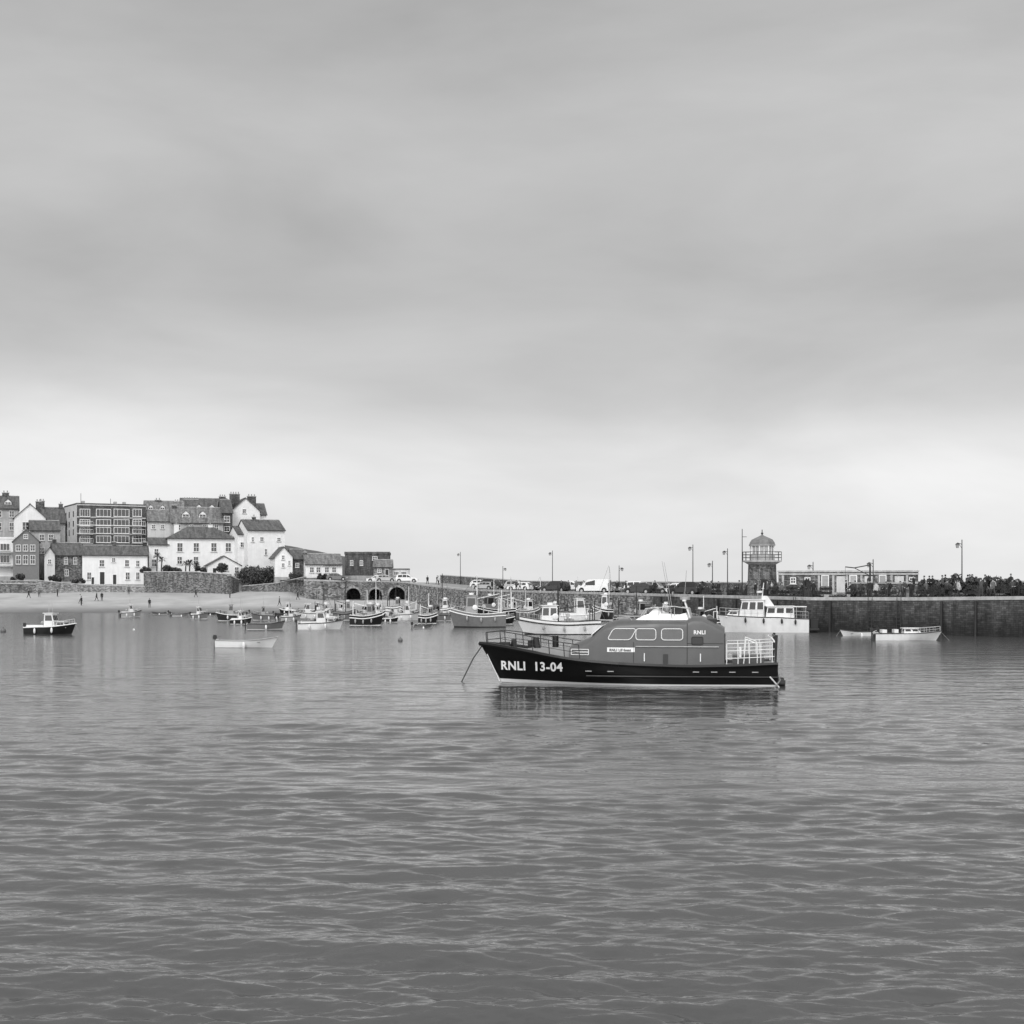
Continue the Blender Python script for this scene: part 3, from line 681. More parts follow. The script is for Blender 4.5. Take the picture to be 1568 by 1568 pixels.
# ------------------------------------------------------------ cars
def car_ms(name, style, bodym):
    o = Obj(name)
    if style == 'van':
        Lc = 4.9; low = [(0,.3),(0,.95),(.1,1.05),(4.0,1.05),(4.75,.9),(4.9,.6),(4.88,.3)]; top = [(.05,1.05),(.12,1.85),(.3,1.95),(2.95,1.95),(3.3,1.85),(4.05,1.05)]; wins = [(2.1,3.55)]
    elif style == 'suv':
        Lc = 4.5; low = [(0,.35),(0,.85),(.08,1.0),(3.35,1.0),(4.2,.92),(4.45,.7),(4.48,.35)]; top = [(.05,1.0),(.4,1.55),(.7,1.66),(2.3,1.68),(2.75,1.58),(3.4,1.0)]; wins = [(.5,1.35),(1.42,2.2),(2.27,3.1)]
    else:
        Lc = 4.1; low = [(0,.28),(-.02,.7),(.1,.92),(3.0,.9),(3.8,.76),(4.05,.58),(4.08,.28)]; top = [(.06,.92),(.5,1.34),(.8,1.43),(2.0,1.45),(2.35,1.38),(3.1,.9)]; wins = [(.6,1.3),(1.37,2.05),(2.12,2.85)]
    Wd = .88
    def loft(part, m, poly, hb, inset):
        zs_ = [z for _, z in poly]; z0, z1 = min(zs_), max(zs_)
        v = []
        for sgn in (-1, 1):
            for x, z in poly: v.append((x, sgn*(hb-inset*(z-z0)/(z1-z0)), z))
        k = len(poly)
        o.add(part, m, v, [tuple(range(k)), tuple(range(2*k-1,k-1,-1))]+[(i,(i+1)%k,k+(i+1)%k,k+i) for i in range(k)])
    loft('body', bodym, low, Wd, .05); loft('cabin', bodym, top, Wd-.06, .16)
    zt = max(z for _, z in top); zb = top[0][1]
    for a, b_ in wins:
        for sg in (-1, 1):
            f = lambda x: interp(x, [q[0] for q in top], [q[1] for q in top])
            za, zb2 = min(zt-.13, f(a)-.1), min(zt-.13, f(b_)-.1)
            za = max(za, zb+.12); zb2 = max(zb2, zb+.08)
            yy = lambda z: sg*(Wd-.045-.16*(z-zb)/(zt-zb))
            o.add('glass', glass, [(a,yy(zb+.04),zb+.04),(b_,yy(zb+.04),zb+.04),(b_-.03,yy(zb2),zb2),(a+.03,yy(za),za)], [(0,1,2,3)])
    a, b_ = top[-1], top[-2]
    e = .015
    o.add('glass', glass, [(a[0]-.05+e,-.7,a[1]+.05),(a[0]-.05+e,.7,a[1]+.05),(b_[0]+.05+e,.6,b_[1]-.02),(b_[0]+.05+e,-.6,b_[1]-.02)], [(0,1,2,3)])
    a, b_ = top[0], top[1]
    o.add('glass', glass, [(a[0]+.03-e*2,-.66,a[1]+.08),(a[0]+.03-e*2,.66,a[1]+.08),(b_[0]-.03-e,.58,b_[1]-.05),(b_[0]-.03-e,-.58,b_[1]-.05)], [(0,1,2,3)])
    for x in (.72, Lc-.82):
        for sg in (-1, 1):
            o.cyl('tyres', rubber, (x,sg*(Wd-.2),.32), (x,sg*(Wd+.01),.32), .32, .32, 14); o.cyl('wheel_hubs', steel, (x,sg*(Wd),.32), (x,sg*(Wd+.02),.32), .19, .19, 10)
            o.cyl('wheel_arches', rubber, (x,sg*(Wd-.3),.38), (x,sg*(Wd+.003),.38), .39, .39, 14)
    for sg in (-.62,.62):
        o.box('headlights', trim, Lc-.16, Lc-.02, sg-.14, sg+.14, .62, .74); o.box('tail_lights', dark_p, -.035, .08, sg-.1, sg+.1, .7, .9)
        o.box('mirrors', bodym, (3.0 if style != 'van' else 3.6)-.12, (3.0 if style != 'van' else 3.6)+.04, sg*1.5-.08, sg*1.5+.08, zb, zb+.14)
    o.box('number_plate', trim, Lc-.035, Lc+.0, -.25, .25, .4, .5); o.box('sills', rubber, .3, Lc-.3, -Wd+.03, Wd-.03, .2, .3)
    return o.meshes()
cw = mat('car_white', .75, .25, .04); cs = mat('car_silver', .4, .25, .05, metal=.4); cd = mat('car_dark', .03, .2, .05); cg = mat('car_grey', .14, .25, .05)
CM = [('parked_car', car_ms('parked_car','hatch',m)) for m in (cw,cs,cd,cg)]+[('parked_car', car_ms('parked_suv','suv',m)) for m in (cs,cd,cw)]+[('parked_van', car_ms('parked_van','van',cw))]
px = 722; q = 0
while px < 1090:
    k = (0,5,1,4,2,0,3,6,5,2,1,7,6,4,2,0)[q % 16]; q += 1
    p_, a = pier_pt(px, 4.6); nm, ms = CM[k]
    place(nm, ms, (p_.x, p_.y, p_.z+.01), a+(math.pi if q % 3 == 0 else 0)+R.uniform(.5,1.0)); px += R.uniform(15,22)*(250/p_.y)**.8
for px, D, k, ro in ((575,294,1,.1),(592,296,0,3.2),(606,294.5,6,.0),(500,287.5,3,.1)):
    z = interp(px,[465,530,625],[5.9,5.7,5.4]); place(CM[k][0], CM[k][1], (sx(px,D),D,z+.01), ro)

# ------------------------------------------------------------ people
def person_mesh(pose, jac, trou, hat=False):
    if pose == 'walk': lf, rf = .28, -.26; la, ra = -.2, .22
    elif pose == 'lean': lf, rf = .05, -.05; la, ra = .38, .36
    else: lf, rf = .03, -.02; la, ra = .04, .02
    lean = .12 if pose == 'lean' else 0
    V = [((0,0,.93),.135),((0.0+lean*.4,0,1.12),.125),((lean*.8,0,1.34),.15),((lean*1.0,0,1.47),.065),((lean*1.2+.01,0,1.56),.075),((lean*1.25+.015,0,1.66),.085)]
    E = [(0,1),(1,2),(2,3),(3,4),(4,5)]
    for sg, ff, aa in ((1,lf,la),(-1,rf,ra)):
        b0 = len(V)
        V += [((0,sg*.1,.86),.10),((ff*.45,sg*.11,.48),.068),((ff*1.0-(.04 if ff<0 else 0),sg*.115,.10),.045),((ff*1.0+.12,sg*.13,.045),.042)]
        E += [(0,b0),(b0,b0+1),(b0+1,b0+2),(b0+2,b0+3)]
        b1 = len(V)
        V += [((lean*.8,sg*.19,1.39),.062),((lean+aa*.35-.02,sg*.235,1.12),.047),((lean+aa*1.0+.03,sg*.235,.90 if pose != 'lean' else 1.05),.034),((lean+aa*1.1+.05,sg*.225,.80 if pose != 'lean' else 1.04),.036)]
        E += [(2,b1),(b1,b1+1),(b1+1,b1+2),(b1+2,b1+3)]
    me = bpy.data.meshes.new('tmp'); me.from_pydata([v[0] for v in V], E, []); ob = bpy.data.objects.new('tmp', me); scene.collection.objects.link(ob)
    md = ob.modifiers.new('s','SKIN'); sd_ = me.skin_vertices[0].data
    for i, v in enumerate(V): sd_[i].radius = (v[1], v[1]*(1.25 if i in (0,1,2) else 1)); sd_[i].use_root = (i == 0)
    ob.modifiers.new('u','SUBSURF').levels = 1
    dg = bpy.context.evaluated_depsgraph_get(); m2 = bpy.data.meshes.new_from_object(ob.evaluated_get(dg)); bpy.data.objects.remove(ob)
    bm = bmesh.new(); bm.from_mesh(m2)
    hx = lean*1.25+.015
    bmesh.ops.create_icosphere(bm, subdivisions=1, radius=.018, matrix=Matrix.Translation((hx+.095,0,1.625)))
    bmesh.ops.create_icosphere(bm, subdivisions=2, radius=.108, matrix=Matrix.Translation((hx-.018,0,1.685)) @ Matrix.Diagonal((1,.85,.85,1)))
    bm.to_mesh(m2); bm.free()
    m2.materials.clear()
    for mm in (mat('skin',.35,.6,.05), jac, trou, dark_p if not hat else jac, rubber): m2.materials.append(mm)
    for p_ in m2.polygons:
        c = p_.center
        if c.z > 1.67 or (c.z > 1.6 and c.x < hx-.05): k = 3
        elif c.z > 1.49: k = 0
        elif c.z > .9 or (c.z > .84 and abs(c.y) > .16): k = 1
        elif abs(c.y) > .185 and c.z > .74: k = 0
        elif c.z < .075: k = 4
        else: k = 2
        if pose == 'lean' and c.x > .42: k = 0
        p_.material_index = k
    m2.shade_smooth(); m2.name = 'person'
    return m2
jk = [mat('jacket_black',.02,.9), mat('jacket_grey',.12,.9), mat('jacket_pale',.5,.9), mat('jacket_mid',.06,.9)]; tr = [mat('jeans',.05,.9), mat('trousers_dark',.02,.9)]
PM = [person_mesh(p_, jk[j], tr[t], h_) for p_, j, t, h_ in (('stand',0,0,0),('walk',0,1,0),('lean',3,0,1),('stand',1,1,0),('walk',2,0,0),('stand',3,1,1),('stand',2,1,0),('walk',1,0,0),('lean',0,1,0))]
def person(x, y, z, rot, k, sc=1.0): place('person', [('body', PM[k])], (x,y,z), rot, sc)
for px, D, k, ro in ((44,278,1,3.0),(123,272,4,0.1),(124.5,269,0,1.0),(148,276,1,3.1),(156,276,0,-1.5),(229,266,0,-1.5),(428,266,7,3.0),(197,288,3,-1.6),(456,278,1,0),(88,282,5,0),(60,280,7,2),(300,283,1,0),(352,280,3,0)):
    x = sx(px,D); person(x, D, terr(x,D), ro, k)
for i in range(50):
    u = R.random(); px = 1205+u*400 if i < 34 else R.uniform(1000,1200); off = R.choice((.9,1.4,2.2,3.5,5,6))
    p_, a = pier_pt(px, off); person(p_.x, p_.y, p_.z+.01, R.uniform(-math.pi,math.pi), R.choice((0,1,2,3,5,5,7,8,0,6,4)), R.uniform(.92,1.06))
for i in range(20):
    px = R.uniform(1405,1640) if i < 14 else R.uniform(1200,1400); p_, a = pier_pt(px, R.uniform(7.4,9.3)); person(p_.x, p_.y, p_.z+.56, R.uniform(-3,3), R.choice((0,1,3,5,0,5,8)), R.uniform(.95,1.06))
for i in range(16):
    px = R.uniform(640,990); p_, a = pier_pt(px, R.uniform(1,4)); person(p_.x, p_.y, p_.z+.01, R.uniform(-3,3), R.choice((0,1,3,5,4)))

# lobster pots & net heaps
net_m = mat('fishing_net', .03, .95, .6, 6, bump=.08)
def pots(px, n, off):
    o = Obj('lobster_pots')
    for i in range(n):
        lay = 0 if i < n*.5 else 1 if i < n*.85 else 2
        x = R.uniform(-.9,.9) if lay == 0 else R.uniform(-.5,.5); y = R.uniform(-.5,.5); z = lay*.42; a = R.uniform(0,3)
        M = Matrix.Translation((x*1.6,y,z)) @ Matrix.Rotation(a,4,'Z')
        l, wd = .35, .24
        arcs = []
        for xx in (-l,0,l):
            pts_ = [M @ Vector((xx, wd*math.cos(t), .02+.38*math.sin(t))) for t in [math.pi*k/6 for k in range(7)]]
            o.tube('frames', iron, pts_, .02, 4); arcs.append(pts_)
        for k in range(7): o.cyl('frames', iron, arcs[0][k], arcs[2][k], .012, n=4)
        o.box('net', net_m, -l+.03, l-.03, -wd*.8, wd*.8, .03, .3, M)
    p_, a = pier_pt(px, off); o.finish((p_.x,p_.y,p_.z), a)
for px in (1002,1030,1092,1125,1190,1215,1262,1310,1360,1420,1445,1490,1530,1560): pots(px, 14, R.uniform(1.5,3))
def heap(px, r, hgt, off):
    o = Obj('fishing_net_heap'); vs = []; nu, nv = 28, 10; s0 = R.uniform(0,9)
    for j in range(nv+1):
        for i in range(nu):
            t = 2*math.pi*i/nu; q = j/nv
            rr = r*(1-q)*(1+.18*math.sin(3*t+s0)+.1*math.sin(7*t+2*s0)); z = hgt*(1-(1-q)**2)*(1+.2*math.sin(5*t+q*7+s0))+R.uniform(-.05,.05)
            vs.append((rr*math.cos(t), rr*math.sin(t)*.7, max(0,z)))
    o.add('net', net_m, vs, [(j*nu+i,j*nu+(i+1)%nu,(j+1)*nu+(i+1)%nu,(j+1)*nu+i) for j in range(nv) for i in range(nu)], True)
    for k in range(7):
        t = R.uniform(0,6.28); o.ell('floats', trim if k%2 else dark_p, (r*.6*math.cos(t), r*.4*math.sin(t), hgt*.6), (.14,.14,.14), 8, 6)
    p_, a = pier_pt(px, off); o.finish((p_.x,p_.y,p_.z), a)
for px in (1075,1150,1205,1235): heap(px, R.uniform(1.0,1.7), R.uniform(1.1,1.7), 5.2)
for px in (1440,1500,1560): heap(px, R.uniform(1.1,1.7), R.uniform(.8,1.1), 5.2)

# ------------------------------------------------------------ vegetation
leafm = mat('foliage', .05, .8, .6, 1.5); leafl = mat('foliage_painted_lit', .11, .8, .4, 1.5); bark = mat('bark', .07, .9)
def bush(name, px, D, z0, wd, hgt, n=1400, trunk=False):
    o = Obj(name); X = sx(px, D)
    cl = [(R.uniform(-wd/2,wd/2)*.75, R.uniform(-wd/3,wd/3)*.7, hgt*R.uniform(.35 if not trunk else .55,.85), R.uniform(.18,.32)*min(wd,hgt*1.2)) for _ in range(max(5,int(wd*1.6)))]
    for i in range(n):
        c = R.choice(cl); d = Vector((R.gauss(0,1),R.gauss(0,1),R.gauss(0,.8))).normalized()*c[3]*R.uniform(.6,1.12)
        q = Vector((c[0],c[1],c[2]))+d
        if q.z < .05: q.z = R.uniform(.05,.4)
        s_ = R.uniform(.12,.26); u = Vector((R.gauss(0,1),R.gauss(0,1),R.gauss(0,1))).normalized(); v = u.cross(Vector((R.gauss(0,1),R.gauss(0,1),R.gauss(0,1)))).normalized()
        pt = 'leaves' if (d.z < 0 or R.random() < .6) else 'leaves_painted_lit'  # paler colour on some upper leaves paints in light from above
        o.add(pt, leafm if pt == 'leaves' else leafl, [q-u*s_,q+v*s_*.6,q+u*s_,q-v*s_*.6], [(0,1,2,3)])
    o.cyl('trunk', bark, (0,0,-.5), (0,0,hgt*.5), .12, .07)
    for c in cl: o.cyl('limbs', bark, (0,0,hgt*.25), (c[0],c[1],c[2]), .05, .02, 5)
    o.finish((X, D, z0))
def palm(px, D, z0, hgt):
    o = Obj('palm_tree'); o.cyl('trunk', bark, (0,0,-.5), (.1,0,hgt), .16, .11)
    for i in range(60):
        t = R.uniform(0,6.28); up = R.uniform(-.5,1.2); l = R.uniform(1.0,1.5); d = Vector((math.cos(t),math.sin(t),up)).normalized(); p0 = Vector((.1,0,hgt))
        p1 = p0+d*l*.6; p2 = p0+d*l+Vector((0,0,-.35)); sd_ = d.cross(Vector((0,0,1))).normalized()*.07
        o.add('fronds', leafm, [p0-sd_*.4,p0+sd_*.4,p1+sd_,p1-sd_,p2], [(0,1,2,3),(3,2,4)])
    o.finish((sx(px,D),D,z0))
zz = lambda py, D: sz(py, D)
palm(240,300.5,zz(876,300),3.4); palm(247,301,zz(876,300),2.6)
for px in (290,300,284): palm(px,299.5,zz(876,299),R.uniform(1.4,2.0))
bush('garden_shrub', 262, 300, zz(878,300), 3.5, 1.8); bush('garden_shrub', 310, 298, zz(880,298), 3, 1.7, 900); bush('garden_shrub', 225, 299, zz(880,299), 3, 1.6, 900)
bush('garden_tree', 340, 293.5, zz(883,293), 2.6, 2.6, 900, True)
bush('hedge_bank', 385, 296, zz(902,296), 5.5, 4.6, 3200); bush('hedge_bank', 408, 296.5, zz(902,296), 5, 4.4, 2800); bush('hedge_bank', 455, 290, zz(893,290), 3, 1.8, 900)
bush('garden_shrub', 85, 294, zz(893,294), 3, 1.5, 700); bush('garden_shrub', 118, 294, zz(895,294), 4, 1.3, 700)
bush('garden_shrub', 490, 290.5, zz(888,290), 3.5, 1.2, 700)
for px in (1416,1440,1468,1492,1520,1548,1580,1610):
    p_, a = pier_pt(px, R.uniform(7.8,9)); bush('low_shrub', px, p_.y, p_.z+.5, R.uniform(1.8,2.6), R.uniform(1.2,1.7), 700)
bush('garden_shrub', 275, 294.5, zz(880,294), 4, 1.4, 800); bush('garden_shrub', 20, 293, zz(892,293), 4, 1.6, 800)

# ------------------------------------------------------------ boats
def hull(o, L_, B, zbow, zmid, zst, hm, rail=dark_p, boot=trim, deckm=greyp, open_=False, rake=.09, sternf=.82, draft=.35, bott=antif, full=2.1, sheer=None, nT=26, railr=.05):
    def shz(t):
        if sheer: return sheer(t)
        if t < .4: return zst+(zmid-zst)*sstep(0,.4,t)
        return zmid+(zbow-zmid)*((t-.4)/.6)**1.9
    def bd(t):
        return B/2*(sternf+(1-sternf)*sstep(0,.45,t)) if t < .5 else B/2*max(0,(1-((t-.5)/.5)**full))+.015
    def bw_(t): return B/2*.88*(sternf+(1-sternf)*sstep(0,.45,t)) if t < .42 else B/2*.88*max(0,(1-((t-.42)/.58)**(full*.72)))+.01
    def xe(zf): return L_*(1-rake*(1-zf)**1.0)
    fr = [-1,-.35,0,.09,.35,.65,.9,1]
    def pt(fr_, t):
        z_s = shz(t); zb_ = shz(1)
        if fr_ <= 0:
            z = draft*fr_*(1-.6*sstep(.75,1,t))
            y = bw_(t)*(0 if fr_ == -1 else .86 if fr_ < 0 else 1)
            xend = xe(max(-.45, fr_*draft/zb_))
        else:
            z = z_s*fr_; k = fr_**.8; y = bw_(t)+(bd(t)-bw_(t))*k; xend = xe(fr_)
        return Vector((t*xend, y, z))
    ts = [1-(1-i/nT)**1.25 for i in range(nT+1)]
    G = [[pt(f_, t) for t in ts] for f_ in fr]
    for sg in (1,-1):
        for r in range(len(fr)-1):
            m, nm = (bott,'bottom') if r < 2 else (boot,'boot_stripe') if r == 2 else (hm,'hull')
            v = [(p_.x,sg*p_.y,p_.z) for p_ in G[r]]+[(p_.x,sg*p_.y,p_.z) for p_ in G[r+1]]; n = nT+1
            o.add(nm, m, v, [(i,i+1,n+i+1,n+i) for i in range(nT)], True)
        o.tube('gunwale', rail, [(p_.x,sg*p_.y,p_.z) for p_ in G[-1]], railr, 6)
    col = [G[r][0] for r in range(len(fr))]
    for r in range(len(fr)-1):
        a, b_ = col[r], col[r+1]; m = hm if r > 1 else bott
        o.add('transom', m, [(a.x,a.y,a.z),(a.x,-a.y,a.z),(b_.x,-b_.y,b_.z),(b_.x,b_.y,b_.z)], [(0,1,2,3)])
    n = nT+1
    if open_:
        inn = [(p_.x*(.985)+.03, max(p_.y-.07,0), p_.z) for p_ in G[-1]]
        flo = [(p_.x*.93+.05, max(p_.y*.8-.08,0), .22) for p_, t in zip(G[2], ts)]
        for sg in (1,-1):
            top_ = [(p_.x,sg*p_.y,p_.z) for p_ in G[-1]]
            a = [(x,sg*y,z) for x,y,z in inn]; c = [(x,sg*y,z) for x,y,z in flo]
            o.add('inwale', rail, top_+a, [(i,i+1,n+i+1,n+i) for i in range(nT)], True)
            o.add('inside', deckm, a+c, [(i,i+1,n+i+1,n+i) for i in range(nT)], True)
            cc = [(x,0,z) for x,y,z in flo]
            o.add('inside', deckm, c+cc, [(i,i+1,n+i+1,n+i) for i in range(nT)], True)
        for t in (.22,.48,.72):
            y = bd(t)-.06; z = shz(t)-.18; x = t*L_
            o.box('thwarts', wood, x-.12, x+.12, -y, y, z-.03, z)
    else:
        for sg in (1,-1):
            a = [(p_.x,sg*p_.y,p_.z-.04) for p_ in G[-1]]; c = [(p_.x,0,p_.z+.03) for p_ in G[-1]]
            o.add('deck', deckm, a+c, [(i,i+1,n+i+1,n+i) for i in range(nT)], True)
    return shz, bd

def outboard(o, zt, y=0):
    o.box('outboard', dark_p, -.34, -.08, y-.09, y+.09, zt+.08, zt+.34); o.box('outboard', black_p, -.31, -.12, y-.075, y+.075, zt+.34, zt+.39)
    o.box('outboard_leg', dark_p, -.25, -.15, y-.03, y+.03, -.4, zt+.08); o.box('outboard_bracket', steel, -.08, .05, y-.08, y+.08, zt-.15, zt+.1); o.cyl('outboard_tiller', iron, (-.08,y,zt+.22), (.3,y,zt+.3), .015)

def cabin(o, x0, x1, z0, z1, hw, m=whitep, front=.35, part='cabin'):
    """wheelhouse: raked front, tapered sides, windows on all sides, overhanging roof"""
    t = .9
    v = [(x0,-hw,z0),(x1,-hw*.92,z0),(x1,hw*.92,z0),(x0,hw,z0),(x0+.05,-hw*t,z1),(x1-front,-hw*t*.92,z1),(x1-front,hw*t*.92,z1),(x0+.05,hw*t,z1)]
    o.add(part, m, v, [(0,1,5,4),(1,2,6,5),(2,3,7,6),(3,0,4,7),(4,5,6,7)])
    o.box(part+'_roof', m, x0-.08, x1-front+.14, -hw*t-.07, hw*t+.07, z1+.001, z1+.07)
    h_ = z1-z0; za, zb = z0+h_*.5, z1-h_*.12
    def P(u, q, sg):
        z = z0+(z1-z0)*q; xa = x0+.05*q; xb = x1-front*q; hh = hw*(1-.1*q)
        x = xa+(xb-xa)*u; return (x, sg*(hh*(1-.08*u)+.012), z)
    n = max(1, int((x1-x0)/.75))
    for sg in (1,-1):
        for k in range(n):
            a, b_ = (k+.12)/n, (k+.88)/n
            o.add(part+'_windows', glass, [P(a,.5,sg),P(b_,.5,sg),P(b_,.88,sg),P(a,.88,sg)], [(0,1,2,3)])
    def Fp(v_, q): 
        z = z0+(z1-z0)*q; return (x1-front*q+.012, v_*hw*.92*(1-.1*q), z)
    for a, b_ in ((-.9,-.34),(-.28,.28),(.34,.9)):
        o.add(part+'_windows', glass, [Fp(a,.52),Fp(b_,.52),Fp(b_,.88),Fp(a,.88)], [(0,1,2,3)])
    o.add(part+'_windows', glass, [(x0-.01,-hw*.6,za),(x0-.01,-hw*.1,za),(x0+.03,-hw*.1,zb),(x0+.03,-hw*.6,zb)], [(0,1,2,3)])

def rails(o, shz, bd, L_, t0, t1, h=.6, n=6, m=None, part='rail', mids=1):
    m = m or steel
    for sg in (1,-1):
        P0 = []
        for k in range(n+1):
            t = t0+(t1-t0)*k/n; x = t*L_; y = sg*max(bd(t)-.08,.02); z = shz(t)
            o.cyl(part, m, (x,y,z), (x,y,z+h), .018, n=5); P0.append((x,y,z+h))
        o.tube(part, m, P0, .02, 5)
        for q in range(mids):
            o.tube(part, m, [(a,b_,c-h*(q+1)/(mids+1)) for a,b_,c in P0], .012, 4)

def fenders(o, shz, bd, L_, ts, m=trim):
    for t in ts:
        for sg in (1,-1):
            y = sg*(bd(t)+.1); z = shz(t); o.ell('fenders', m, (t*L_,y,z-.35), (.11,.11,.27), 8, 6); o.cyl('fender_lines', rope_m, (t*L_,y,z-.1), (t*L_,y-sg*.15,z+.02), .012, n=4)

def boat(x0, x1, ywl, d, kind, hm=whitep, boot=trim, rail=dark_p, deckm=greyp, cabm=whitep, yaw=None, name=None, mast=0, hk=1.0):
    D = dw(ywl); Lpx = (x1-x0)*D/S; yaw = R.uniform(-.45,.45) if yaw is None else yaw
    B = {'open':.36,'cabin':.36,'trawler':.34,'speed':.38}[kind]*1.0
    L_ = (Lpx-B*Lpx*abs(math.sin(yaw))*.8)/math.cos(yaw); B *= L_; B = min(B, 2.9)
    o = Obj(name or {'open':'rowing_boat','cabin':'cabin_boat','trawler':'fishing_boat','speed':'motor_boat'}[kind])
    k = min(1.25, L_/6+.25)*hk*(1.3 if kind in ('cabin','trawler') and D > 142 else 1.0)
    if kind == 'open':
        shz, bd = hull(o, L_, B, .78*k, .5*k, .52*k, hm, rail, boot, deckm, True, railr=.04)
        outboard(o, .52*k); o.ell('fuel_can', dark_p, (L_*.12,.2,.3), (.18,.12,.14), 8, 6); fenders(o, shz, bd, L_, (.5,))
        o.cyl('oars', wood, (L_*.2,.25,.5*k), (L_*.75,.2,.52*k), .025)
    elif kind == 'speed':
        shz, bd = hull(o, L_, B, .85*k, .62*k, .6*k, hm, rail, boot, deckm, False, railr=.035)
        cabin(o, L_*.42, L_*.70, .58*k, 1.05*k, B*.32, cabm, .5, part='windscreen'); o.box('cockpit', dark_p, L_*.08, L_*.38, -B*.33, B*.33, .60*k, .66*k)
        o.box('seats', cabm, L_*.1, L_*.17, -B*.3, B*.3, .662*k, .95*k); o.box('seats', cabm, L_*.28, L_*.34, -B*.28, B*.28, .662*k, .98*k)
        outboard(o, .7*k); rails(o, shz, bd, L_, .62, .97, .4, 4)
    elif kind == 'cabin':
        shz, bd = hull(o, L_, B, 1.0*k, .68*k, .62*k, hm, rail, boot, deckm, False)
        o.box('cockpit_coaming', cabm, L_*.06, L_*.4, -B*.38, B*.38, .6*k, .86*k); o.box('cockpit_sole', dark_p, L_*.08, L_*.39, -B*.33, B*.33, .861*k, .88*k)
        cabin(o, L_*.40, L_*.63, .6*k, 1.85*k, B*.34, cabm, .35); cabin(o, L_*.632, L_*.84, .6*k, 1.12*k, B*.27, cabm, .3, part='cuddy')
        rails(o, shz, bd, L_, .6, .97, .45, 5); outboard(o, .65*k); o.cyl('mast', steel, (L_*.45,0,1.9*k), (L_*.45,0,2.7*k+mast), .025)
        fenders(o, shz, bd, L_, (.25,.6)); o.ell('buoy', greyp, (L_*.3,.2,1.0*k), (.18,.18,.2), 8, 6)
        o.cyl('whip_aerial', steel, (L_*.5,.3,1.9*k), (L_*.47,.3,3.4*k), .012)
    else:
        shz, bd = hull(o, L_, B, 1.35*k, .85*k, .95*k, hm, rail, boot, deckm, False, railr=.07, draft=.6, full=2.4)
        for sg in (1,-1):
            pts_ = [(t*L_, sg*bd(t), shz(t)+.12) for t in [i/18*.97 for i in range(19)]]; n = len(pts_)
            o.add('bulwark', hm, [(a,b_,c-.14) for a,b_,c in pts_]+[(a,b_,c+.18) for a,b_,c in pts_], [(i,i+1,n+i+1,n+i) for i in range(n-1)], True)
            o.tube('bulwark_rail', rail, [(a,b_,c+.19) for a,b_,c in pts_], .04)
        cabin(o, L_*.52, L_*.72, .85*k, 2.55*k, B*.33, cabm, .15)
        o.cyl('mast', rail, (L_*.5,0,.9*k), (L_*.5,0,4.3*k+mast), .06, .04); o.cyl('mizzen', rail, (L_*.06,0,.9*k), (L_*.06,0,3.0*k), .045); o.cyl('boom', rail, (L_*.5,0,2.3*k), (L_*.1,0,2.7*k), .04)
        for sg in (-1,1): o.cyl('stays', iron, (L_*.5,0,4.2*k+mast), (L_*.4,sg*B*.45,1.0*k), .012, n=4)
        o.cyl('stays', iron, (L_*.5,0,4.2*k+mast), (L_*.97,0,1.4*k), .012, n=4)
        o.cyl('gantry', rail, (L_*.1,-B*.35,.9*k), (L_*.1,-B*.35,2.3*k), .05); o.cyl('gantry', rail, (L_*.1,B*.35,.9*k), (L_*.1,B*.35,2.3*k), .05); o.cyl('gantry', rail, (L_*.1,-B*.35,2.3*k), (L_*.1,B*.35,2.3*k), .05)
        o.cyl('pot_hauler', steel, (L_*.4,B*.4,.9*k), (L_*.4,B*.4,1.7*k), .06); o.cyl('pot_hauler', steel, (L_*.4,B*.35,1.7*k), (L_*.4,B*.5,1.7*k), .2, n=10)
        for i in range(6): 
            a = R.uniform(.14,.45)*L_; b_ = R.uniform(-.25,.25)*B; o.box('fish_boxes', greyp, a, a+.5, b_-.2, b_+.2, .88*k, .88*k+R.uniform(.25,.6))
        o.cyl('radar', whitep, (L_*.6,0,2.62*k), (L_*.6,0,2.62*k+.22), .28, .28, 12); o.ell('life_ring', trim, (L_*.55,B*.34,1.6*k), (.3,.05,.3), 12, 6)
        fenders(o, shz, bd, L_, (.2,.45,.7), greyp); rails(o, shz, bd, L_, .75, .97, .75, 4)
    o.cyl('mooring_line', rope_m, (L_*.97,0,shz(.97)), (L_*1.12,0,-.1), .015, n=4)
    Dc = D+B*.35
    X = sx((x0+x1)/2, Dc)
    ang = (math.pi if d == 'L' else 0)+yaw
    loc = Vector((X, Dc, 0))-Vector((math.cos(ang), math.sin(ang), 0))*L_/2
    return o.finish(loc, ang, 1.0, (R.uniform(-.03,.03), 0))

boat(37,120,972,'R','cabin',black_p,antif,trim,greyp,whitep,-.15)
boat(330,428,992,'R','open',whitep,trim,greyp,mat('boat_inside',.4,.6),yaw=-.12)
boat(184,217,945,'R','cabin',greyp,trim,dark_p,yaw=.5)
boat(262,290,944,'R','open',greyp,yaw=.5)
boat(308,336,942,'L','open',dark_p,yaw=.2)
boat(330,376,951,'L','cabin',dark_p,trim,trim,cabm=greyp,yaw=.2)
boat(378,437,964,'R','open',midp,trim,dark_p,yaw=.15,hk=1.3)
boat(384,420,950,'L','cabin',midp,trim,dark_p,cabm=greyp,yaw=.3)
boat(456,527,964,'R','cabin',whitep,trim,dark_p,yaw=.1,hk=.75)
boat(448,492,948,'L','cabin',whitep,dark_p,dark_p,yaw=.35)
boat(505,540,944,'R','cabin',black_p,trim,trim,yaw=.4)
boat(535,590,958,'R','trawler',black_p,trim,trim,cabm=greyp,yaw=-.3,hk=.8)
boat(600,645,950,'R','cabin',whitep,trim,dark_p,yaw=.35,mast=.6)
boat(633,662,962,'R','open',midp,yaw=.2)
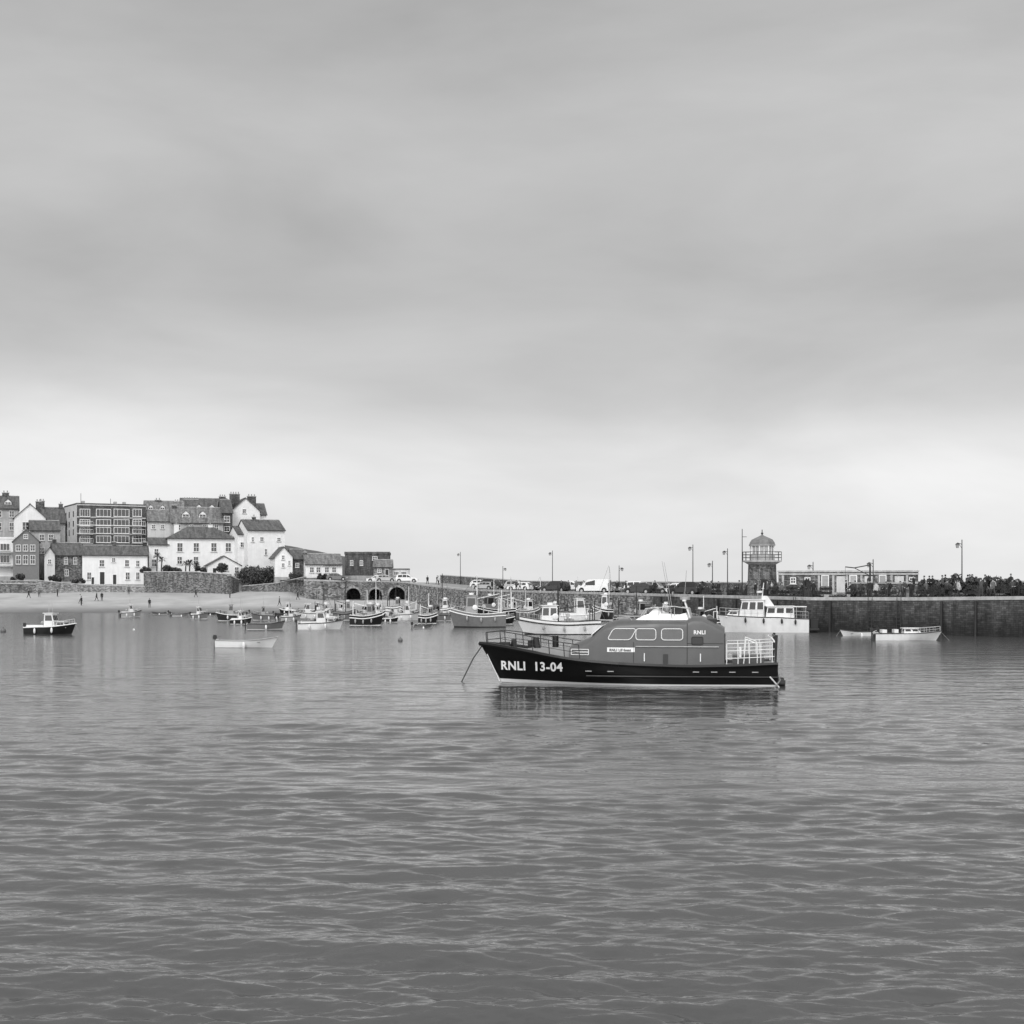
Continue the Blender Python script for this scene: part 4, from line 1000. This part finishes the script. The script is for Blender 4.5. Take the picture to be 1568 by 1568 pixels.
boat(645,690,951,'L','cabin',midp,trim,dark_p,cabm=midp,yaw=.5)
boat(686,775,961,'L','trawler',midp,dark_p,trim,cabm=greyp,yaw=.15,hk=.85)
boat(722,790,949,'L','trawler',black_p,trim,trim,cabm=midp,yaw=.4,hk=.8)
boat(790,920,972,'L','trawler',whitep,dark_p,dark_p,cabm=whitep,yaw=.08,hk=.85)
boat(850,925,957,'R','cabin',whitep,dark_p,trim,yaw=.2,hk=1.1)
boat(780,830,948,'R','trawler',midp,dark_p,trim,cabm=whitep,yaw=.5,hk=.8)
boat(940,1010,958,'R','trawler',greyp,dark_p,dark_p,cabm=greyp,yaw=.3,hk=.75)
boat(560,600,944,'L','cabin',whitep,dark_p,dark_p,yaw=.3)
boat(1050,1105,965,'L','trawler',black_p,trim,trim,cabm=midp,yaw=.4,hk=.75)
boat(1282,1345,974,'L','open',whitep,trim,dark_p,yaw=.25,hk=.9)
boat(1338,1443,981,'R','speed',whitep,trim,dark_p,yaw=-.08,hk=.8)
boat(620,640,938,'R','open',whitep,yaw=.2); boat(420,450,943,'R','open',dark_p,yaw=.2); boat(350,380,941,'L','open',greyp,yaw=.2)
# the packed inner moorings
for a_, b_, y_, d_, k_, hm_, cb_ in ((428,462,951,'R','cabin',greyp,whitep),(486,522,953,'L','cabin',black_p,whitep),(510,548,950,'R','trawler',midp,greyp),(470,505,941,'R','cabin',whitep,whitep),
        (540,575,947,'L','cabin',whitep,whitep),(585,612,953,'R','cabin',black_p,greyp),(612,640,944,'L','trawler',black_p,whitep),(655,700,944,'R','trawler',whitep,whitep),(700,742,941,'L','cabin',midp,whitep),
        (745,790,956,'R','cabin',black_p,greyp),(805,850,943,'L','trawler',black_p,whitep),(870,915,944,'R','trawler',whitep,whitep),(905,960,950,'L','trawler',black_p,whitep),(960,1000,948,'R','cabin',whitep,whitep),
        (1000,1050,955,'L','trawler',midp,whitep),(352,388,956,'R','cabin',black_p,whitep),(408,440,947,'L','open',dark_p,whitep),(232,256,941,'L','open',midp,whitep),
        (290,322,948,'R','cabin',midp,whitep),(455,480,957,'L','open',black_p,whitep),(560,592,951,'R','trawler',black_p,whitep),(425,458,941,'L','cabin',black_p,whitep),
        (480,512,947,'R','trawler',midp,whitep),(640,672,955,'R','trawler',black_p,greyp),(765,800,944,'R','trawler',black_p,midp),(835,872,947,'L','trawler',midp,whitep),(590,622,940,'R','trawler',whitep,greyp)):
    boat(a_, b_, y_, d_, k_, hm_, trim if hm_ != whitep else dark_p, trim if hm_ == black_p else dark_p, cabm=cb_, yaw=R.uniform(-.5,.5), hk=R.uniform(.8,1.0), mast=R.uniform(.2,2.2))
# white cruiser by the pier
D = dw(968.5); o = Obj('motor_cruiser'); L_ = 8.8; B = 3.0
shz, bd = hull(o, L_, B, 1.75, 1.5, 1.35, whitep, dark_p, trim, whitep, False, rake=.06, sternf=.92, full=3.0)
cabin(o, 1.4, 4.2, 1.3, 2.55, 1.2, whitep, .2, part='saloon'); cabin(o, 4.3, 6.8, 1.35, 3.2, 1.25, whitep, .35, part='wheelhouse'); cabin(o, 6.82, 8.1, 1.5, 2.1, .8, whitep, .5, part='fore_cabin')
o.box('aft_canopy', whitep, .2, 1.5, -1.2, 1.2, 2.5, 2.58)
for x in (.3,1.2):
    for y in (-1.1,1.1): o.cyl('canopy_posts', steel, (x,y,1.3), (x,y,2.5), .03)
o.cyl('mast', whitep, (4.5,0,3.2), (4.3,0,4.9), .07, .04); o.cyl('radar', whitep, (4.7,0,3.9), (4.7,0,4.1), .3, .3, 12); o.box('mast_spreader', whitep, 4.3, 4.5, -.6, .6, 4.3, 4.36)
o.prism('rear_fin', whitep, [(3.3,2.6),(4.6,2.6),(4.5,3.6),(4.0,3.6)], -.9, .9)
rails(o, shz, bd, L_, .5, .98, .7, 7); rails(o, shz, bd, L_, .01, .2, .7, 3); fenders(o, shz, bd, L_, (.15,.3,.5,.7), dark_p)
o.cyl('whip_aerial', steel, (5,.8,3.2), (4.7,.9,6.5), .015); o.box('dinghy_platform', dark_p, -1.0, -.02, -1.2, 1.2, .25, .4); 
o.box('outdrives', black_p, -.9, -.2, -.9, -.5, .4, 1.3); o.box('outdrives', black_p, -.9, -.2, .5, .9, .4, 1.3)
ang = math.pi-.12; loc = Vector((sx(1168,D+1), D+1, 0))-Vector((math.cos(ang),math.sin(ang),0))*L_/2; o.finish(loc, ang)

# mooring buoys
for px, py, r, m in ((613,982,.2,mat('buoy_paint',.12,.4)),(5,968,.28,mat('buoy_paint',.12,.4)),(298,944,.2,whitep),(1243,966,.2,whitep),(205,965,.12,whitep)):
    D = dw(py); o = Obj('mooring_buoy'); o.ell('float', m, (0,0,r*.45), (r,r,r)); o.cyl('ring', iron, (0,0,r*1.3), (0,0,r*1.8), .03); o.finish((sx(px,D),D,0))

# ------------------------------------------------------------ lifeboat (hero)
hb = mat('lifeboat_hull', .006, .3, .25, 1.0, spec=.35); ho = mat('lifeboat_superstructure', .09, .38, .12, .8, streak=.10)
hd = mat('lifeboat_deck', .22, .7, .1); wl = mat('lifeboat_white', .82, .4, .04); lg = mat('lifeboat_glass', .13, .12, .1, spec=.6)
o = Obj('lifeboat'); L_ = 13.7; B = 4.5
SX = [0,1.5,4,7,9,10.3,11.6,12.6,13.7]; SZ = [1.02,.92,.86,.96,1.12,1.32,1.55,1.68,1.8]
def smooth_sheer(t):
    x = t*L_; return sum(interp(x+dx, SX, SZ) for dx in (-.6,-.3,0,.3,.6))/5
shz, bd = hull(o, L_, B, 1.8, .95, 1.02, hb, hb, wl, hd, False, rake=.075, sternf=.86, draft=.7, full=2.5, sheer=smooth_sheer, nT=48, railr=.11)
def hull_y(x, z):
    t = min(1, x/L_); zs_ = shz(t); k = max(0, min(1, z/zs_))
    bwv = B/2*.88*(.86+.14*sstep(0,.45,t)) if t < .42 else B/2*.88*max(0,(1-((t-.42)/.58)**(2.5*.72)))+.01
    return bwv+(bd(t)-bwv)*k**.8
o.tube('strake', hb, [(x,hull_y(x,.5)+.03,.42) for x in [i*.5 for i in range(18)]], .05); o.tube('strake', hb, [(x,-hull_y(x,.5)-.03,.42) for x in [i*.5 for i in range(18)]], .05)
PX = [2.35,2.9,3.35,3.75,4.1,5.2,6.3,7.1,7.6,8.0,8.45,8.9,9.35]
PZ = [2.55,2.85,3.05,3.05,2.90,2.92,2.92,2.89,2.80,2.48,2.08,1.90,1.70]
def hw(x): return 1.78-.30*max(0,(x-5.5)/3.85)**2
def zdk(x): return shz(x/L_)-.02
def side_y(x, z): return hw(x)-.12*max(0,(z-.9))
n = len(PX); secs = []
for x, zt in zip(PX, PZ):
    z0 = zdk(x); y_ = lambda z: side_y(x, z)
    sec = [(x,y_(z0),z0),(x,y_(zt-.32),zt-.32),(x,y_(zt-.32)-.05,zt-.16),(x,y_(zt)-.2,zt-.03),(x,y_(zt)-.5,zt+.02),(x,0,zt+.06)]
    sec = sec+[(a,-b_,c) for a,b_,c in sec[-2::-1]]; secs.append(sec)
m_ = len(secs[0]); vs = [p_ for s_ in secs for p_ in s_]
fs = [(i*m_+j,i*m_+j+1,(i+1)*m_+j+1,(i+1)*m_+j) for i in range(n-1) for j in range(m_-1)]+[tuple(range(m_)), tuple((n-1)*m_+j for j in range(m_))[::-1]]
o.add('superstructure', ho, vs, fs, True)
def roundrect(x0, x1, z0, z1, r, sk=0, n=5):
    pts_ = []
    for cx_, cz_, a0 in ((x1-r,z1-r,0),(x0+r,z1-r,90),(x0+r,z0+r,180),(x1-r,z0+r,270)):
        for k in range(n+1):
            a = math.radians(a0+90*k/n); pts_.append((cx_+r*math.cos(a), cz_+r*math.sin(a)))
    return [(x-sk*(z-z0), z) for x, z in pts_]
def panel(part, m, poly, off, sgs=(1,-1)):
    for sg in sgs:
        o.add(part, m, [(x, sg*(side_y(x,z)+off), z) for x, z in poly], [tuple(range(len(poly)))])
def tubepoly(part, m, poly, off, r):
    for sg in (1,-1):
        q = [(x, sg*(side_y(x,z)+off), z) for x, z in poly]; o.tube(part, m, q+[q[0]], r, 5)
for x0, x1, sk in ((4.2,5.15,0),(5.4,6.3,0),(6.55,7.6,.55)):
    pp = roundrect(x0, x1, 2.05, 2.55, .13, sk); panel('side_windows', lg, pp, .012); tubepoly('window_frames', wl, pp, .02, .02)
pp = roundrect(3.3,3.8,1.85,2.2,.06); panel('rear_windows', glass, pp, .012); tubepoly('rear_window_frames', dark_p, pp, .015, .018)
pp = roundrect(4.85,5.08,.98,1.42,.03); panel('side_hatch', dark_p, pp, .012)
def text_on(body, x_left, z, size, surf, part, m, sg=1, off=.02):
    cu = bpy.data.curves.new('t','FONT'); cu.body = body; cu.size = size; ob = bpy.data.objects.new('t', cu); scene.collection.objects.link(ob)
    cu.space_character = 1.08; cu.offset = .012*size/.4
    dg = bpy.context.evaluated_depsgraph_get(); me = bpy.data.meshes.new_from_object(ob.evaluated_get(dg)); bpy.data.objects.remove(ob)
    bm = bmesh.new(); bm.from_mesh(me); bmesh.ops.triangulate(bm, faces=bm.faces); bm.verts.ensure_lookup_table()
    vs = []
    for v in bm.verts:
        x = x_left-sg*v.co.x; zz_ = z+v.co.y; vs.append((x, sg*(surf(x, zz_)+off), zz_))
    o.add(part, m, vs, [tuple(v.index for v in f.verts) for f in bm.faces]); bm.free()
text_on('RNLI  13-04', 12.62, .62, .56, hull_y, 'hull_lettering', wl, 1)
text_on('RNLI  13-04', 9.85, .62, .56, hull_y, 'hull_lettering', wl, -1)
panel('name_board', wl, [(6.35,1.50),(7.6,1.50),(7.6,1.70),(6.35,1.70)], .012)
text_on('RNLI Lifeboat', 7.5, 1.54, .16, side_y, 'name_lettering', dark_p, 1, .035)
pp = [(8.45,1.36),(9.25,1.36),(9.25,1.60),(8.45,1.60)]; tubepoly('flag_board', wl, pp, .02, .018); tubepoly('flag_board', wl, [(8.45,1.47),(9.25,1.47),(9.25,1.49),(8.45,1.49)], .02, .012)
for x in (5.9,3.4): 
    tubepoly('grab_rails', wl, [(x,1.1),(x,1.45),(x+.02,1.45),(x+.02,1.1)], .05, .015)
tubepoly('long_grab_rail', steel, [(2.6,1.75),(6.3,1.75),(6.3,1.76),(2.6,1.76)], .05, .015)
tubepoly('panel_lines', dark_p, [(2.4,1.9),(4.0,1.9),(4.0,1.905),(2.4,1.905)], .003, .012)
tubepoly('panel_lines', dark_p, [(4.0,1.0),(4.0,2.8),(4.005,2.8),(4.005,1.0)], .003, .012)
tubepoly('panel_lines', dark_p, [(6.4,1.0),(6.4,1.95),(6.405,1.95),(6.405,1.0)], .003, .010)
text_on('RNLI', 3.72, 2.32, .24, side_y, 'rear_lettering', wl, 1)
for y0, y1 in ((-1.25,-.48),(-.4,.4),(.48,1.25)):
    def W(y, q): 
        x = 8.36-.62*q+.02; zt = interp(x, PX, PZ); return (x+.03, y*(1-.1*q), zt+.05)
    o.add('windscreen', lg, [W(y0,.1),W(y1,.1),W(y1,.9),W(y0,.9)], [(0,1,2,3)])
    o.tube('windscreen_frames', wl, [W(y0,.1),W(y1,.1),W(y1,.9),W(y0,.9),W(y0,.1)], .02, 5)
def prism_t(part, m, prof, h0, h1):
    zs_ = [z for _, z in prof]; a, b_ = min(zs_), max(zs_); k = len(prof); v = []
    for sg in (-1,1):
        for x, z in prof: v.append((x, sg*(h0+(h1-h0)*(z-a)/(b_-a)), z))
    o.add(part, m, v, [tuple(range(k)), tuple(range(2*k-1,k-1,-1))]+[(i,(i+1)%k,k+(i+1)%k,k+i) for i in range(k)])
prism_t('upper_console', wl, [(6.35,2.94),(6.1,3.10),(5.75,3.22),(5.55,3.42),(5.3,3.46),(5.2,3.22),(4.4,3.18),(4.1,3.24),(3.95,2.94)], 1.0, .8)
prism_t('console_windscreen', lg, [(5.72,3.23),(5.56,3.62),(5.5,3.64),(5.62,3.23)], .78, .7)
o.box('helm_seats', dark_p, 4.3, 4.7, -.75, -.25, 3.2, 3.66); o.box('helm_seats', dark_p, 4.3, 4.7, .25, .75, 3.2, 3.66); o.box('helm_screen', dark_p, 5.2, 5.35, -.5, .5, 3.46, 3.7)
for sg in (-1,1):
    o.tube('flybridge_rail', steel, [(6.2,sg*.95,2.98),(5.9,sg*.92,3.45),(4.6,sg*.92,3.55),(3.95,sg*.92,3.45),(3.85,sg*.92,3.0)], .025)
    for x in (5.3,4.6): o.cyl('flybridge_rail', steel, (x,sg*.92,3.0), (x,sg*.92,3.5), .018)
    o.tube('mast_frame', wl, [(3.9,sg*.6,3.0),(4.15,sg*.5,3.75),(4.2,sg*.1,3.8)], .035)
    o.cyl('whip_aerial', greyp, (4.7,sg*1.0,3.0), (5.15,sg*1.05,5.6), .016, .008)
    o.tube('roof_rail', steel, [(7.4,sg*1.25,2.86),(7.35,sg*1.25,3.0),(6.6,sg*1.27,3.04),(6.5,sg*1.27,2.92)], .016, 5)
o.cyl('whip_aerial', greyp, (4.2,-.5,3.8), (4.1,-.6,5.2), .012); o.box('mast_bar', wl, 4.1, 4.25, -.6, .6, 3.78, 3.85); o.cyl('radar', greyp, (4.15,0,3.85), (4.15,0,3.98), .24, .24, 14); o.ell('satcom_dome', greyp, (5.0,-.6,3.42), (.16,.16,.18)); o.cyl('searchlight', dark_p, (5.7,.6,3.55), (5.95,.6,3.55), .12)
o.box('engine_vent', dark_p, 2.7, 3.3, -1.0, 1.0, 2.8, 2.98); o.cyl('liferaft', ho, (3.0,-.7,2.98), (3.0,.7,2.98), .15, .15, 12)
o.box('aft_door', dark_p, 2.31, 2.36, -.35, .35, 1.0, 2.3)
def fz_(x): return shz(x/L_)
prism_t('fore_trunk', hd, [(11.7,fz_(11.7)-.1),(11.3,fz_(11.3)+.12),(9.5,fz_(9.5)+.42),(9.2,1.66),(9.2,1.0)], 1.25, .85)
o.cyl('capstan', black_p, (12.1,0,1.6), (12.1,0,2.0), .16, .12); o.box('anchor_locker', dark_p, 12.3, 12.75, -.25, .25, 1.62, 1.86); o.cyl('bitts', black_p, (11.3,.4,1.5), (11.3,.4,1.95), .09); o.cyl('bitts', black_p, (11.3,-.4,1.5), (11.3,-.4,1.95), .09)
o.cyl('stowed_fender', black_p, (10.9,.55,1.5), (11.0,.5,2.1), .17, .14, 10); o.cyl('stowed_fender', black_p, (10.2,-.5,1.6), (10.2,-.5,2.15), .15, .15, 10)
for sg in (1,-1):
    top_ = []
    for x in (13.35,12.6,11.8,11.0,10.2,9.5,8.8):
        t = x/L_; y = sg*max(bd(t)-.12,.03); z = fz_(x); hgt = .72 if x < 13 else .55
        o.cyl('bow_rail', iron, (x,y,z), (x+.05,y,z+hgt), .022, n=5); top_.append((x+.05,y,z+hgt))
    o.tube('bow_rail', iron, top_, .022, 5); o.tube('bow_rail', iron, [(a,b_,c-.35) for a,b_,c in top_], .012, 4)
    for x in (2.25,1.75,1.25,.75,.25):
        t = x/L_; y = sg*(bd(t)-.12); z = fz_(x); o.cyl('stern_rail', wl, (x,y,z), (x,y,z+1.0), .02, n=5)
    for hh in (.35,.68,1.0): o.tube('stern_rail', wl, [(x,sg*(bd(x/L_)-.12),fz_(x)+hh) for x in (2.25,1.25,.15)], .018, 5)
    o.tube('stern_hoop', wl, [(.15,sg*1.75,1.0),(.1,sg*1.75,1.95),(.25,sg*1.6,2.15),(.35,sg*.9,2.2)], .03); o.tube('stern_hoop', wl, [(.9,sg*1.6,1.0),(.9,sg*1.6,1.9),(1.4,sg*1.5,2.1),(1.5,sg*1.5,1.0)], .025)
o.cyl('stern_gantry', dark_p, (.12,-1.6,2.2), (.12,1.6,2.2), .06); o.box('stern_locker', ho, .6, 2.0, -.9, .9, .95, 1.35); o.box('life_rings', wl, 1.6, 1.7, 1.2, 1.7, 1.3, 1.75)
o.cyl('stern_posts', dark_p, (.12,1.75,.9), (.06,1.75,2.3), .06); o.cyl('stern_posts', dark_p, (.12,-1.75,.9), (.06,-1.75,2.3), .06)
o.cyl('waterjets', black_p, (0,-.9,.1), (-.35,-.9,.08), .22, .17, 12); o.cyl('waterjets', black_p, (0,.9,.1), (-.35,.9,.08), .22, .17, 12)
for x in (1.0,2.0,2.8,3.6,7.4,8.4):
    y = hull_y(x,.66)+.035
    o.box('scuppers', greyp, x-.14, x+.14, y-.03, y+.01, .63, .67)
o.tube('mooring_strop', dark_p, [(13.6,0,1.7),(14.0,.15,1.1),(14.55,.5,-.1)], .03); o.tube('stern_line', rope_m, [(.1,1.6,.9),(-.1,1.75,.3),(.2,1.9,-.1)], .03)
o.tube('hull_strop', wl, [(13.35,.12,1.3),(12.86,.16,.3),(12.75,.2,.05)], .02)
o.tube('stern_strop', wl, [(.35,hull_y(.3,.9)+.06,.45),(-.05,1.7,-.02)], .035)
ang = math.radians(180-8.5)
o.finish(Vector((sx(1193, 66.0), 66.6, 0)), ang, 1.0, (0,0))
